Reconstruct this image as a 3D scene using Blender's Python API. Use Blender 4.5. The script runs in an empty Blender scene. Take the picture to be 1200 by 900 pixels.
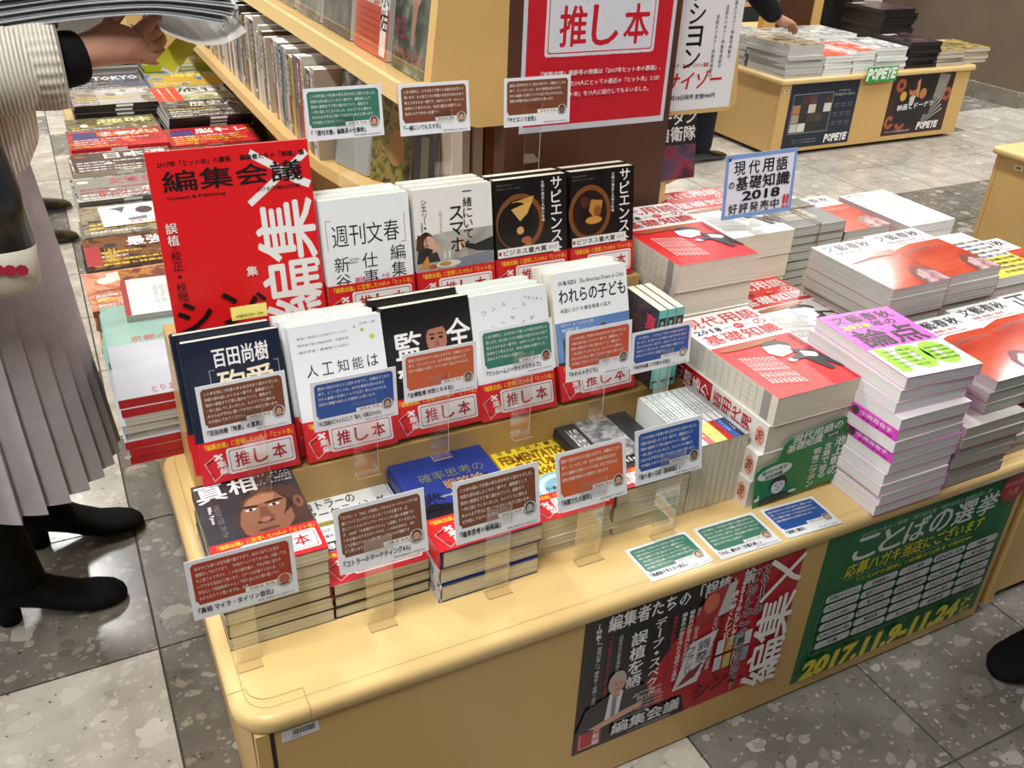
import bpy, math, random
from mathutils import Matrix, Vector
random.seed(7)
S = bpy.context.scene
COL = S.collection

# ------------------------------------------------------------------ camera
cam = bpy.data.cameras.new('camera'); co = bpy.data.objects.new('camera', cam); COL.objects.link(co)
cam.sensor_width = 36.0; cam.lens = 32.01; cam.clip_start = 0.01
_R = ((0.89543897, -0.44351268, 0.03854299), (-0.19465875, -0.4679269, -0.86206287), (0.40037111, 0.76442195, -0.5053336))
co.matrix_world = Matrix(((_R[0][0], -_R[1][0], -_R[2][0], 0), (_R[0][1], -_R[1][1], -_R[2][1], 0), (_R[0][2], -_R[1][2], -_R[2][2], 1.33), (0, 0, 0, 1)))
S.camera = co
# ------------------------------------------------------------------ world, lights, exposure
S.view_settings.view_transform = 'Standard'; S.view_settings.look = 'None'
S.view_settings.gamma = 1.0; S.view_settings.use_curve_mapping = False
S.view_settings.exposure = 0.12
wd = bpy.data.worlds.new('world'); S.world = wd; wd.use_nodes = True
wd.node_tree.nodes['Background'].inputs[0].default_value = (0.93, 0.95, 1.0, 1)
wd.node_tree.nodes['Background'].inputs[1].default_value = 0.13


def area(x, y, z, sx, sy, power, col=(1.0, 0.99, 0.965)):
    l = bpy.data.lights.new('ceiling_light', 'AREA'); l.shape = 'RECTANGLE'; l.size = sx; l.size_y = sy
    l.energy = power; l.color = col
    o = bpy.data.objects.new('ceiling_lamp', l); COL.objects.link(o); o.location = (x, y, z)
    return o


for _x in (-3.2, -0.4, 2.6, 5.6):
    for _y in (0.3, 2.7, 5.1, 7.5):
        area(_x, _y, 2.85, 0.16, 1.25, 52)

# ------------------------------------------------------------------ materials
_M = {}


def lin(h):
    h = h.lstrip('#')
    out = []
    for i in (0, 2, 4):
        c = int(h[i:i + 2], 16) / 255
        out.append(c / 12.92 if c <= 0.04045 else ((c + 0.055) / 1.055) ** 2.4)
    return (*out, 1)


def mat(c, r=0.4, spec=0.5, coat=0.0):
    k = (c, r, spec, coat)
    if k in _M: return _M[k]
    m = bpy.data.materials.new('paint_' + c.strip('#')); m.use_nodes = True
    b = m.node_tree.nodes['Principled BSDF']
    b.inputs['Base Color'].default_value = lin(c); b.inputs['Roughness'].default_value = r
    b.inputs['Specular IOR Level'].default_value = spec
    if coat: b.inputs['Coat Weight'].default_value = coat; b.inputs['Coat Roughness'].default_value = 0.12
    m.diffuse_color = lin(c)
    _M[k] = m
    return m


def nodemat(name):
    m = bpy.data.materials.new(name); m.use_nodes = True
    nt = m.node_tree
    return m, nt, nt.nodes['Principled BSDF']


def ramp(nt, stops, interp='LINEAR'):
    r = nt.nodes.new('ShaderNodeValToRGB'); r.color_ramp.interpolation = interp
    e = r.color_ramp.elements
    while len(e) > 1: e.remove(e[-1])
    e[0].position = stops[0][0]; e[0].color = lin(stops[0][1])
    for p, c in stops[1:]:
        x = e.new(p); x.color = lin(c)
    return r


def coords(nt, kind='Object', scale=(1, 1, 1)):
    t = nt.nodes.new('ShaderNodeTexCoord') if kind != 'World' else nt.nodes.new('ShaderNodeNewGeometry')
    mp = nt.nodes.new('ShaderNodeMapping'); mp.inputs['Scale'].default_value = scale
    nt.links.new(t.outputs['Position' if kind == 'World' else kind], mp.inputs['Vector'])
    return mp.outputs[0]


def terrazzo(name, base, base2, lightc, darkc, rough=0.22):
    m, nt, b = nodemat(name)
    pos = coords(nt, 'World')
    nz = nt.nodes.new('ShaderNodeTexNoise'); nz.inputs['Scale'].default_value = 9; nz.inputs['Detail'].default_value = 4
    nt.links.new(pos, nz.inputs['Vector'])
    r0 = ramp(nt, [(0.35, base), (0.65, base2)]); nt.links.new(nz.outputs['Fac'], r0.inputs[0])
    # warped coordinates so that the chips are irregular
    wn = nt.nodes.new('ShaderNodeTexNoise'); wn.inputs['Scale'].default_value = 14; wn.inputs['Detail'].default_value = 3
    nt.links.new(pos, wn.inputs['Vector'])
    mx = nt.nodes.new('ShaderNodeMix'); mx.data_type = 'RGBA'; mx.blend_type = 'ADD'; mx.inputs[0].default_value = 0.055
    nt.links.new(pos, mx.inputs[6]); nt.links.new(wn.outputs['Color'], mx.inputs[7])
    cur = r0.outputs[0]
    for sc, thr, col, seedoff, fac in ((15, 0.74, lightc, 0, 0.7), (38, 0.70, lightc, 3.3, 0.5), (30, 0.84, darkc, 7.7, 0.5), (90, 0.8, lightc, 1.1, 0.5), (150, 0.965, '#2b2623', 5.1, 0.9)):
        v = nt.nodes.new('ShaderNodeTexVoronoi'); v.inputs['Scale'].default_value = sc
        mp = nt.nodes.new('ShaderNodeMapping'); mp.inputs['Location'].default_value = (seedoff, seedoff * 2, 0); mp.inputs['Scale'].default_value = (1, 1.25, 1)
        nt.links.new(mx.outputs[2], mp.inputs[0]); nt.links.new(mp.outputs[0], v.inputs['Vector'])
        sp = nt.nodes.new('ShaderNodeSeparateColor'); nt.links.new(v.outputs['Color'], sp.inputs[0])
        g = nt.nodes.new('ShaderNodeMath'); g.operation = 'GREATER_THAN'; g.inputs[1].default_value = thr
        nt.links.new(sp.outputs[0], g.inputs[0])
        d = nt.nodes.new('ShaderNodeMath'); d.operation = 'LESS_THAN'; d.inputs[1].default_value = 0.42
        nt.links.new(v.outputs['Distance'], d.inputs[0])
        mu = nt.nodes.new('ShaderNodeMath'); mu.operation = 'MULTIPLY'
        nt.links.new(g.outputs[0], mu.inputs[0]); nt.links.new(d.outputs[0], mu.inputs[1])
        m2 = nt.nodes.new('ShaderNodeMath'); m2.operation = 'MULTIPLY'; m2.inputs[1].default_value = fac
        nt.links.new(mu.outputs[0], m2.inputs[0])
        mm = nt.nodes.new('ShaderNodeMix'); mm.data_type = 'RGBA'
        nt.links.new(m2.outputs[0], mm.inputs[0]); nt.links.new(cur, mm.inputs[6])
        # chip tint varies
        r2 = ramp(nt, [(0.0, col), (1.0, base2)]); nt.links.new(sp.outputs[1], r2.inputs[0])
        nt.links.new(r2.outputs[0], mm.inputs[7]); cur = mm.outputs[2]
    nt.links.new(cur, b.inputs['Base Color']); b.inputs['Roughness'].default_value = rough
    return m


T_LIGHT = terrazzo('terrazzo_light', '#aaa498', '#c2bcb2', '#dad5ca', '#8f8a86')
T_DARK = terrazzo('terrazzo_dark', '#625c55', '#777067', '#b3aca0', '#4a4540')
T_MID = terrazzo('terrazzo_grey', '#68645e', '#7c7871', '#c6c1b6', '#524e49')


def wood(name, c1, c2, rough=0.38):
    m, nt, b = nodemat(name)
    nz = nt.nodes.new('ShaderNodeTexNoise'); nz.inputs['Scale'].default_value = 2.2; nz.inputs['Detail'].default_value = 5
    nt.links.new(coords(nt, 'World', (1.2, 1.2, 1.2)), nz.inputs['Vector'])
    r = ramp(nt, [(0.3, c1), (0.7, c2)]); nt.links.new(nz.outputs['Fac'], r.inputs[0])
    nt.links.new(r.outputs[0], b.inputs['Base Color']); b.inputs['Roughness'].default_value = rough
    b.inputs['Specular IOR Level'].default_value = 0.4
    return m


YEL = wood('yellow_laminate_shaded', '#c9a465', '#d1ae70')  # same laminate as the tops, with the shade of upright panels in its colour
YELTOP = wood('yellow_laminate_lit_top', '#e0bf80', '#e7c98b', 0.3)  # lighter copy, brightness of the lit tops put into the colour
BROWN = wood('brown_laminate', '#4a2d1f', '#553524', 0.5)
TAUPE = wood('taupe_wall_panel', '#6d6052', '#776958', 0.35)
BASESTONE = terrazzo('stone_base', '#7b756c', '#8b857b', '#aaa496', '#5d5850')


def pages(name, c1, c2):
    m, nt, b = nodemat(name)
    nz = nt.nodes.new('ShaderNodeTexNoise'); nz.inputs['Scale'].default_value = 1; nz.inputs['Detail'].default_value = 2
    nt.links.new(coords(nt, 'Object', (4, 4, 1100)), nz.inputs['Vector'])
    r = ramp(nt, [(0.3, c1), (0.62, c2)]); nt.links.new(nz.outputs['Fac'], r.inputs[0])
    nt.links.new(r.outputs[0], b.inputs['Base Color']); b.inputs['Roughness'].default_value = 0.75
    b.inputs['Specular IOR Level'].default_value = 0.2
    return m


PG_CREAM = pages('pages_cream', '#bfb698', '#e4ddc4')
PG_WHITE = pages('pages_white', '#cccccb', '#eeeeec')
PG_GREY = pages('pages_grey', '#9c9c97', '#c9c8c2')
PG_TAN = pages('pages_tan', '#a39a86', '#cfc6b2')
PG_IVORY = pages('pages_ivory', '#d3cbb8', '#e8e1cf')


def glassmat(name, tint, gl=0.03, trans=(0.985, 0.985, 0.98, 1)):
    m = bpy.data.materials.new(name); m.use_nodes = True; nt = m.node_tree
    nt.nodes.clear()
    o = nt.nodes.new('ShaderNodeOutputMaterial'); mx = nt.nodes.new('ShaderNodeMixShader')
    t = nt.nodes.new('ShaderNodeBsdfTransparent'); t.inputs[0].default_value = trans
    g = nt.nodes.new('ShaderNodeBsdfGlossy'); g.inputs[0].default_value = lin(tint); g.inputs['Roughness'].default_value = 0.08
    f = nt.nodes.new('ShaderNodeLayerWeight'); f.inputs[0].default_value = 0.25
    a = nt.nodes.new('ShaderNodeMath'); a.operation = 'MULTIPLY_ADD'; a.inputs[1].default_value = 0.5; a.inputs[2].default_value = gl; a.use_clamp = True
    nt.links.new(f.outputs['Facing'], a.inputs[0]); nt.links.new(a.outputs[0], mx.inputs[0])
    nt.links.new(t.outputs[0], mx.inputs[1]); nt.links.new(g.outputs[0], mx.inputs[2]); nt.links.new(mx.outputs[0], o.inputs[0])
    return m


ACR = glassmat('clear_acrylic', '#ffffff')
ACR_EDGE = mat('#b9a98c', 0.3)


def photo(name, cols, scale=30, detail=4, rough=0.25, coords_scale=(1, 1, 1), seed=0.0):
    """blotchy printed picture made of a few tones"""
    m, nt, b = nodemat(name)
    mp = nt.nodes.new('ShaderNodeMapping'); mp.inputs['Scale'].default_value = coords_scale; mp.inputs['Location'].default_value = (seed, seed, seed)
    t = nt.nodes.new('ShaderNodeTexCoord'); nt.links.new(t.outputs['Object'], mp.inputs[0])
    nz = nt.nodes.new('ShaderNodeTexNoise'); nz.inputs['Scale'].default_value = scale; nz.inputs['Detail'].default_value = detail
    nz.inputs['Distortion'].default_value = 0.6
    nt.links.new(mp.outputs[0], nz.inputs['Vector'])
    n = len(cols)
    r = ramp(nt, [(0.30 + 0.40 * i / max(1, n - 1), c) for i, c in enumerate(cols)]); nt.links.new(nz.outputs['Fac'], r.inputs[0])
    nt.links.new(r.outputs[0], b.inputs['Base Color']); b.inputs['Roughness'].default_value = rough
    return m


# ------------------------------------------------------------------ mesh builder
class MB:
    def __init__(s): s.v = []; s.f = []; s.m = []; s.mats = []; s.smooth = []

    def mi(s, m):
        if isinstance(m, str): m = mat(m)
        if m not in s.mats: s.mats.append(m)
        return s.mats.index(m)

    def add(s, vs, fs, m, sm=False):
        b = len(s.v); i = s.mi(m)
        s.v.extend([tuple(v) for v in vs])
        for f in fs:
            s.f.append(tuple(b + k for k in f)); s.m.append(i); s.smooth.append(sm)

    def box(s, x0, y0, z0, x1, y1, z1, m):
        v = [(x0, y0, z0), (x1, y0, z0), (x1, y1, z0), (x0, y1, z0), (x0, y0, z1), (x1, y0, z1), (x1, y1, z1), (x0, y1, z1)]
        s.add(v, [(0, 3, 2, 1), (4, 5, 6, 7), (0, 1, 5, 4), (1, 2, 6, 5), (2, 3, 7, 6), (3, 0, 4, 7)], m)

    def prism(s, pts, d0, d1, m, axis='z', sm=False):
        """extrude a closed 2D outline (counter-clockwise) between d0 and d1"""
        n = len(pts)
        if axis == 'z': A = [(x, y, d0) for x, y in pts] + [(x, y, d1) for x, y in pts]
        elif axis == 'y': A = [(x, d0, y) for x, y in pts] + [(x, d1, y) for x, y in pts]
        else: A = [(d0, x, y) for x, y in pts] + [(d1, x, y) for x, y in pts]
        fs = [tuple(range(n))[::-1], tuple(range(n, 2 * n))]
        s.add(A, fs, m); b = [(i, (i + 1) % n, n + (i + 1) % n, n + i) for i in range(n)]
        s.add(A, b, m, sm)

    def loft(s, rings, m, cap=True, sm=True):
        n = len(rings[0]); vs = [p for r in rings for p in r]; fs = []
        for k in range(len(rings) - 1):
            for i in range(n):
                j = (i + 1) % n
                fs.append((k * n + i, k * n + j, (k + 1) * n + j, (k + 1) * n + i))
        if cap: fs.append(tuple(range(n))[::-1]); fs.append(tuple((len(rings) - 1) * n + i for i in range(n)))
        s.add(vs, fs, m, sm)

    def mesh(s, name):
        me = bpy.data.meshes.new(name); me.from_pydata(s.v, [], s.f)
        for m in s.mats: me.materials.append(m)
        me.polygons.foreach_set('material_index', s.m)
        me.polygons.foreach_set('use_smooth', s.smooth)
        me.update()
        return me

    def obj(s, name, parent=None):
        return link(name, s.mesh(name), parent)


def link(name, me, parent=None):
    o = bpy.data.objects.new(name, me); COL.objects.link(o)
    if parent is not None: o.parent = parent
    return o


def thing(name, label, cat, loc=(0, 0, 0), rot=(0, 0, 0), group=None):
    o = bpy.data.objects.new(name, None); COL.objects.link(o); o.empty_display_size = 0.02
    o.location = loc; o.rotation_euler = rot; o['label'] = label; o['category'] = cat
    if group: o['group'] = group
    return o


def tag(o, label, cat, group=None):
    o['label'] = label; o['category'] = cat
    if group: o['group'] = group
    return o


def struct(o):
    o['kind'] = 'structure'; return o


def bevel(o, w=0.002, seg=2):
    b = o.modifiers.new('bevel', 'BEVEL'); b.width = w; b.segments = seg; b.limit_method = 'ANGLE'
    return o


# ------------------------------------------------------------------ lettering (flat print as tiny polygons)
_fc = bpy.data.curves.new('lettering', 'FONT'); _fo = bpy.data.objects.new('lettering', _fc); COL.objects.link(_fo)
_TC = {}


def glyphs(s, bold=0.0, res=1):
    k = (s, bold, res)
    if k in _TC: return _TC[k]
    _fc.body = s; _fc.offset = bold; _fc.resolution_u = res
    dg = bpy.context.evaluated_depsgraph_get(); me = bpy.data.meshes.new_from_object(_fo.evaluated_get(dg))
    vs = [(v.co.x, v.co.y) for v in me.vertices]; fs = [tuple(p.vertices) for p in me.polygons]
    bpy.data.meshes.remove(me)
    if not vs: vs = [(0, 0), (1, 0), (1, 1)]; fs = []
    x0 = min(v[0] for v in vs); x1 = max(v[0] for v in vs); y0 = min(v[1] for v in vs); y1 = max(v[1] for v in vs)
    r = (vs, fs, x0, x1, y0, y1); _TC[k] = r
    return r


def offs(b, size):
    if b <= 0.004: return [(0, 0)]
    if size < .006: return [(-b * .5, 0), (b * .5, 0)]
    return [(-b, 0), (b, 0), (0, -b * .8), (0, b * .8)]


class Art:
    STEP = 3e-5

    def __init__(s): s.ops = []; s.cap = .02

    def poly(s, pts, c): s.ops.append(([tuple(p) for p in pts], [tuple(range(len(pts)))], c))

    def rect(s, x0, y0, x1, y1, c): s.poly([(x0, y0), (x1, y0), (x1, y1), (x0, y1)], c)

    def ell(s, cx, cy, rx, ry, c, n=20, rot=0.0):
        a = math.radians(rot); s.poly([(cx + rx * math.cos(t) * math.cos(a) - ry * math.sin(t) * math.sin(a), cy + rx * math.cos(t) * math.sin(a) + ry * math.sin(t) * math.cos(a)) for t in [2 * math.pi * i / n for i in range(n)]], c)

    def rr(s, x0, y0, x1, y1, r, c):
        p = []
        for cx, cy, a0 in ((x1 - r, y0 + r, -90), (x1 - r, y1 - r, 0), (x0 + r, y1 - r, 90), (x0 + r, y0 + r, 180)):
            for i in range(5):
                a = math.radians(a0 + i * 22.5); p.append((cx + r * math.cos(a), cy + r * math.sin(a)))
        s.poly(p, c)

    def line(s, x0, y0, x1, y1, w, c):
        d = math.hypot(x1 - x0, y1 - y0) or 1; nx, ny = -(y1 - y0) / d * w / 2, (x1 - x0) / d * w / 2
        s.poly([(x0 + nx, y0 + ny), (x0 - nx, y0 - ny), (x1 - nx, y1 - ny), (x1 + nx, y1 + ny)], c)

    def pline(s, pts, w, c):
        for a, b in zip(pts, pts[1:]): s.line(*a, *b, w, c)

    def frame(s, x0, y0, x1, y1, w, c):
        s.rect(x0, y0, x1, y0 + w, c); s.rect(x0, y1 - w, x1, y1, c); s.rect(x0, y0, x0 + w, y1, c); s.rect(x1 - w, y0, x1, y1, c)

    def txt(s, t, x0, y0, x1, y1, c, bold=0.0, shear=0.0, rot=0.0, res=1, keep=False):
        cj = any(ord(q) > 0x2e80 for q in t); xb = min(bold, s.cap) if cj else 0.0
        vs, fs, a0, a1, b0, b1 = glyphs(t, 0.0 if cj else bold, res)
        if t == 'ー': y0, y1 = (y0 * .55 + y1 * .45), (y0 * .43 + y1 * .57)
        w = x1 - x0; h = y1 - y0; sx = w / max(a1 - a0, 1e-6); sy = h / max(b1 - b0, 1e-6)
        if keep: sx = sy = min(sx, sy)
        cx, cy = (x0 + x1) / 2, (y0 + y1) / 2; ca, sa = math.cos(math.radians(rot)), math.sin(math.radians(rot))
        for ox, oy in offs(xb, h):
            out = []; b = 0; F = []
            for (x, y) in vs:
                u = (x - (a0 + a1) / 2 + ox) * sx; v = (y - (b0 + b1) / 2 + oy) * sy; u += shear * v
                out.append((cx + u * ca - v * sa, cy + u * sa + v * ca))
            F += [tuple(b + i for i in f) for f in fs]
            s.ops.append((out, F, c))

    def vt(s, t, xc, ytop, size, c, bold=0.0, pitch=1.02, res=1, wide=1.0):
        y = ytop; bold = min(bold, s.cap)
        ol = offs(bold, size); AV = [[] for _ in ol]; AF = [[] for _ in ol]
        for ch in t:
            if ch != ' ':
                vs, fs, a0, a1, b0, b1 = glyphs(ch, 0.0, res)
                rotc = ch in 'ー「」()…-'
                w, h = (a1 - a0), (b1 - b0)
                k = size * 0.92 / max(w, h, 0.5)
                for (ox, oy), allv, allf in zip(ol, AV, AF):
                    b = len(allv)
                    for (x, yy) in vs:
                        u = (x - (a0 + a1) / 2 + ox) * k; v = (yy - (b0 + b1) / 2 + oy) * k
                        if rotc: u, v = v, -u
                        allv.append((xc + u * wide, y - size / 2 + v))
                    allf += [tuple(b + i for i in f) for f in fs]
            y -= size * pitch
        for allv, allf in zip(AV, AF): s.ops.append((allv, allf, c))
        return y

    def emit(s, mb, M=Matrix(), sheet=0.0):
        for i, (vs, fs, c) in enumerate(s.ops):
            z = sheet + (i + 1) * s.STEP
            pts = [M @ Vector((u, v, z)) for u, v in vs]
            if len(fs) == 1:  # keep outlines facing outwards
                A = sum(vs[j][0] * vs[(j + 1) % len(vs)][1] - vs[(j + 1) % len(vs)][0] * vs[j][1] for j in range(len(vs)))
                if A < 0: fs = [fs[0][::-1]]
            mb.add(pts, fs, mat(c, 0.32) if isinstance(c, str) else c)


ORD = ['topmost', 'second', 'third', 'fourth', 'fifth', 'sixth', 'seventh', 'eighth', 'ninth', 'tenth', 'eleventh', 'twelfth', 'thirteenth', 'fourteenth', 'fifteenth', 'sixteenth', 'seventeenth', 'eighteenth', 'nineteenth', 'twentieth']


def ordn(i, n, base):
    if n == 1: return base.replace('@', '').strip()
    if i == n - 1: return 'bottom ' + base
    return (ORD[i] if i == 0 else ORD[i] + ' from the top,') + ' ' + base

# ------------------------------------------------------------------ books
RED = '#d3222a'; WHITE = '#ececea'; BLACK = '#17171a'
_BK = {}


def obi(a, w, h):
    """red recommendation band printed across w x h"""
    a.rect(0, 0, w, h, RED)
    a.txt('『編集会議』に登場した19人の「ヒット本」', w * .06, h * .80, w * .97, h * .94, '#f5c52e', 0.02)
    a.rr(w * .26, h * .14, w * .96, h * .76, h * .06, WHITE)
    a.rr(w * .285, h * .19, w * .94, h * .71, h * .05, '#b9343a'); a.rr(w * .292, h * .21, w * .932, h * .69, h * .05, WHITE)
    for i, ch in enumerate('推し本'):
        x = w * (.34 + .195 * i); a.txt(ch, x, h * .28, x + w * .145, h * .63, '#b5222c', 0.025, res=2)
    a.poly([(w * .03, h * .5), (w * .17, h * .68), (w * .24, h * .25), (w * .10, h * .05)], WHITE)
    a.poly([(w * .035, h * .495), (w * .168, h * .665), (w * .234, h * .255), (w * .102, h * .065)], RED)
    for i, ch in enumerate('×集編'):
        a.txt(ch, w * (.13 + .02 * i), h * (.52 - .17 * i), w * (.225 + .02 * i), h * (.68 - .17 * i), WHITE, 0.03)
    a.txt('編集会議', w * .05, h * .50, w * .12, h * .56, BLACK, 0.02, rot=25); a.txt('シン、', w * .07, h * .14, w * .13, h * .24, BLACK, 0.02, rot=-20)


def make_book(key, w, h, t, cover, art=None, pg=None, hard=False, spine='L', spinec=None, back=None, band=0.0, spine_art=None, rough=0.28, nohead=False):
    """meshes of one book lying face up, corner at the origin: x width, y height, z thickness"""
    if key in _BK: return _BK[key]
    pg = pg or PG_CREAM; back = back or cover; spinec = spinec or cover
    cm = mat(cover, rough) if isinstance(cover, str) else cover
    bm_ = mat(back, rough) if isinstance(back, str) else back
    sm_ = mat(spinec, rough) if isinstance(spinec, str) else spinec
    out = []
    B = MB(); C = MB()
    if hard:
        bt = 0.0022; o = 0.0008
        if spine == 'L': B.box(0.004, o, bt, w - o, h - o, t - bt, pg)
        else: B.box(o, o, bt, w - 0.004, h - o, t - bt, pg)
        C.box(0.003, 0, t - bt, w - 0.0005, h, t, cm); C.box(0.003, 0, 0, w - 0.0005, h, bt, bm_)
        n = 8; outer = []; inner = []
        for i in range(n + 1):
            a = -math.pi / 2 - math.pi * i / n
            outer.append((0.004 + 0.0055 * math.cos(a) * 1.0, t / 2 + t / 2 * math.sin(a)))
            inner.append((0.004 + 0.0035 * math.cos(a), t / 2 + (t / 2 - bt * .8) * math.sin(a)))
        ring = outer + inner[::-1]
        if spine == 'R': ring = [(w - x, z) for x, z in ring][::-1]
        for i in range(n):
            q = [outer[i], outer[i + 1], inner[i + 1], inner[i]]
            if spine == 'R': q = [(w - x, z) for x, z in q]
            C.prism(q, 0, h, sm_, 'y', False)
    else:
        e = 0.0005
        B.box(0.0006, 0.0006, e, w - 0.0006, h - 0.0006, t - e, pg)
        C.box(0, 0, t - e, w, h, t, cm); C.box(0, 0, 0, w, h, e, bm_)
        if spine == 'L': C.box(0, 0, 0, e, h, t, sm_)
        elif spine == 'R': C.box(w - e, 0, 0, w, h, t, sm_)
        elif spine == 'F': C.box(0, 0, 0, w, e, t, sm_)
    if art:
        a = Art(); art(a, w, h); a.emit(C, Matrix.Translation((0, 0, t)))
    if spine_art:
        a = Art(); spine_art(a, h, t)   # u along the spine from tail to head, v across
        if spine == 'L': M = Matrix(((0, 0, -1, -0.00003 if not hard else -0.0018), (-1, 0, 0, h), (0, 1, 0, 0), (0, 0, 0, 1)))
        elif spine == 'F': M = Matrix(((1, 0, 0, 0), (0, 0, -1, 0), (0, 1, 0, 0), (0, 0, 0, 1)))
        else: M = Matrix(((0, 0, 1, w), (1, 0, 0, 0), (0, 1, 0, 0), (0, 0, 0, 1)))
        a.emit(C, M)
    out.append(('page_block', B.mesh('page_block'))); out.append(('cover', C.mesh('cover')))
    if band:
        D = MB(); bh = band; e = 0.0004; rm = mat(RED, 0.25)
        x0, x1 = (-0.002 if hard else -e), w + (0.0 if hard else e)
        D.box(x0, 0, t + 0.0007, x1, bh, t + 0.0007 + e, rm); D.box(x0, 0, -e, x1, bh, 0, rm)
        if spine == 'L': D.box(x0 - e, 0, 0, x0, bh, t + 0.001, rm)
        else: D.box(x1, 0, 0, x1 + e, bh, t + 0.001, rm)
        a = Art(); obi(a, w, bh); a.emit(D, Matrix.Translation((0, 0, t + 0.0007 + e)))
        out.append(('paper_band', D.mesh('paper_band')))
    _BK[key] = out
    return out


def put(parts, name, label, cat, loc, rot=(0, 0, 0), group=None):
    r = thing(name, label, cat, loc, rot, group)
    for n, me in parts: link(n, me, r)
    return r


def pile(top, rest, n, x, y, z0, t, name, what, cat, group, rz=0.0, jit=0.004, drift=(0, 0), w=0.14, h=0.2, jr=1.5, alt=False, flip_every=0):
    """n books one on another; bottom first; every one its own label"""
    for k in range(n):
        i = n - 1 - k
        f = k / max(1, n - 1)
        jx = random.uniform(-jit, jit) + drift[0] * f; jy = random.uniform(-jit, jit) + drift[1] * f
        a = rz + math.radians(random.uniform(-jr, jr))
        loc = Vector((x + jx, y + jy, z0 + k * t))
        if alt and k % 2 == 0 and i != 0:
            loc += Vector((w * math.cos(a) - h * math.sin(a), w * math.sin(a) + h * math.cos(a), 0)); a += math.pi
        put(top if i == 0 else rest, name, ordn(i, n, what), cat, loc, (0, 0, a), group)
# ------------------------------------------------------------------ floor: terrazzo tiles with recessed joints
fx = [-2.39, -1.99, -1.59, -1.195, -.80, -.402, -.005, .397, .7955, 1.193, 1.584, 1.97, 2.34, 2.70, 3.06, 3.42, 3.79, 4.146, 4.51, 4.87, 5.24, 5.62, 6.0, 6.4]
fy = [-.6, -.2, .18, .56, .96, 1.381, 1.785, 2.16, 2.53, 2.905, 3.27, 3.64, 4.0, 4.38, 4.76, 5.14, 5.53, 5.92, 6.31, 6.7, 7.1, 7.5]
fb = MB(); fb.box(-8, -6, -.05, 12, 12, -.0025, mat('#4a453f', .8)); floor = struct(fb.obj('floor'))
_tm = {}
for i in range(len(fx) - 1):
    for j in range(len(fy) - 1):
        x0, x1, y0, y1 = fx[i], fx[i + 1], fy[j], fy[j + 1]
        if not ((x1 < 0.5 and y0 > .5 and y1 < 6.5 and x0 > -1.3) or (x0 > .3 and y1 < 1.4) or (x0 > 1.1 and y0 > 1.2 and x0 < 6.2) or (j > 14 and x0 > -1 and x0 < 3)): continue
        if x0 > 2.2 and y1 < 0.6: continue
        m = T_DARK
        if x1 <= 0: m = T_DARK if (1.3 < y0 < 1.7) or (x0 < -.45 and i % 3 == 0 and j % 2) else T_LIGHT
        elif x0 < 0.3: m = T_DARK if y0 < 2.1 else T_LIGHT
        elif y1 < 1.4: m = T_LIGHT if x1 < .8 else T_MID
        elif 2.9 < y0 < 3.3 and x0 > 2.6: m = T_LIGHT
        elif 3.2 < y0 < 3.7 and (x0 < 3.9 or x0 > 4.8): m = T_LIGHT
        elif x0 > 2: m = T_MID
        if x0 < 0.3 and y0 > 2.1 and (i + j) % 4 == 0: m = T_MID
        g = .0022; b = MB(); b.box(x0 + g, y0 + g, -.012, x1 - g, y1 - g, 0, m)
        b.obj('tile', floor)

# room beyond
b = MB(); b.box(-8, 9.5, -.05, 12, 9.6, 3.0, mat('#b9b3a6', .7)); struct(b.obj('wall_back'))
b = MB(); b.box(-5.1, -6, -.05, -5, 9.6, 3.0, mat('#b9b3a6', .7)); struct(b.obj('wall_left'))
b = MB(); b.box(-8, -6, 3.0, 12, 12, 3.05, mat('#e6e4de', .8)); struct(b.obj('ceiling'))
b = MB(); b.box(5.70, 3.96, .10, 8.5, 9.5, 3.0, TAUPE); pil = struct(b.obj('wall_right'))
for k in range(7):
    b = MB(); b.box(5.672, 3.94 + k * .42 + (.002 if k else 0), 0, 5.70, 3.94 + (k + 1) * .42 - .002, .10, BASESTONE); b.obj('base_stone', pil)
for k in range(6):
    b = MB(); b.box(5.70 + k * .42, 3.935, 0, 5.70 + (k + 1) * .42 - .003, 3.96, .10, BASESTONE); b.obj('base_stone', pil)

# ------------------------------------------------------------------ display tables (islands)
def lip_profile(t=.027, r=.011):
    """cross-section outwards (x) and up (z) of the rounded table edge, z from -t to 0"""
    p = [(0, -t), (.0, -t)]
    out = [(-.02, -t), (-.004, -t), (0, -t + .004)]
    for i in range(6):
        a = math.radians(90 * i / 5); out.append((-r + r * math.cos(a), -r + r * math.sin(a)))
    out.append((-.02, 0))
    return out


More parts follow.
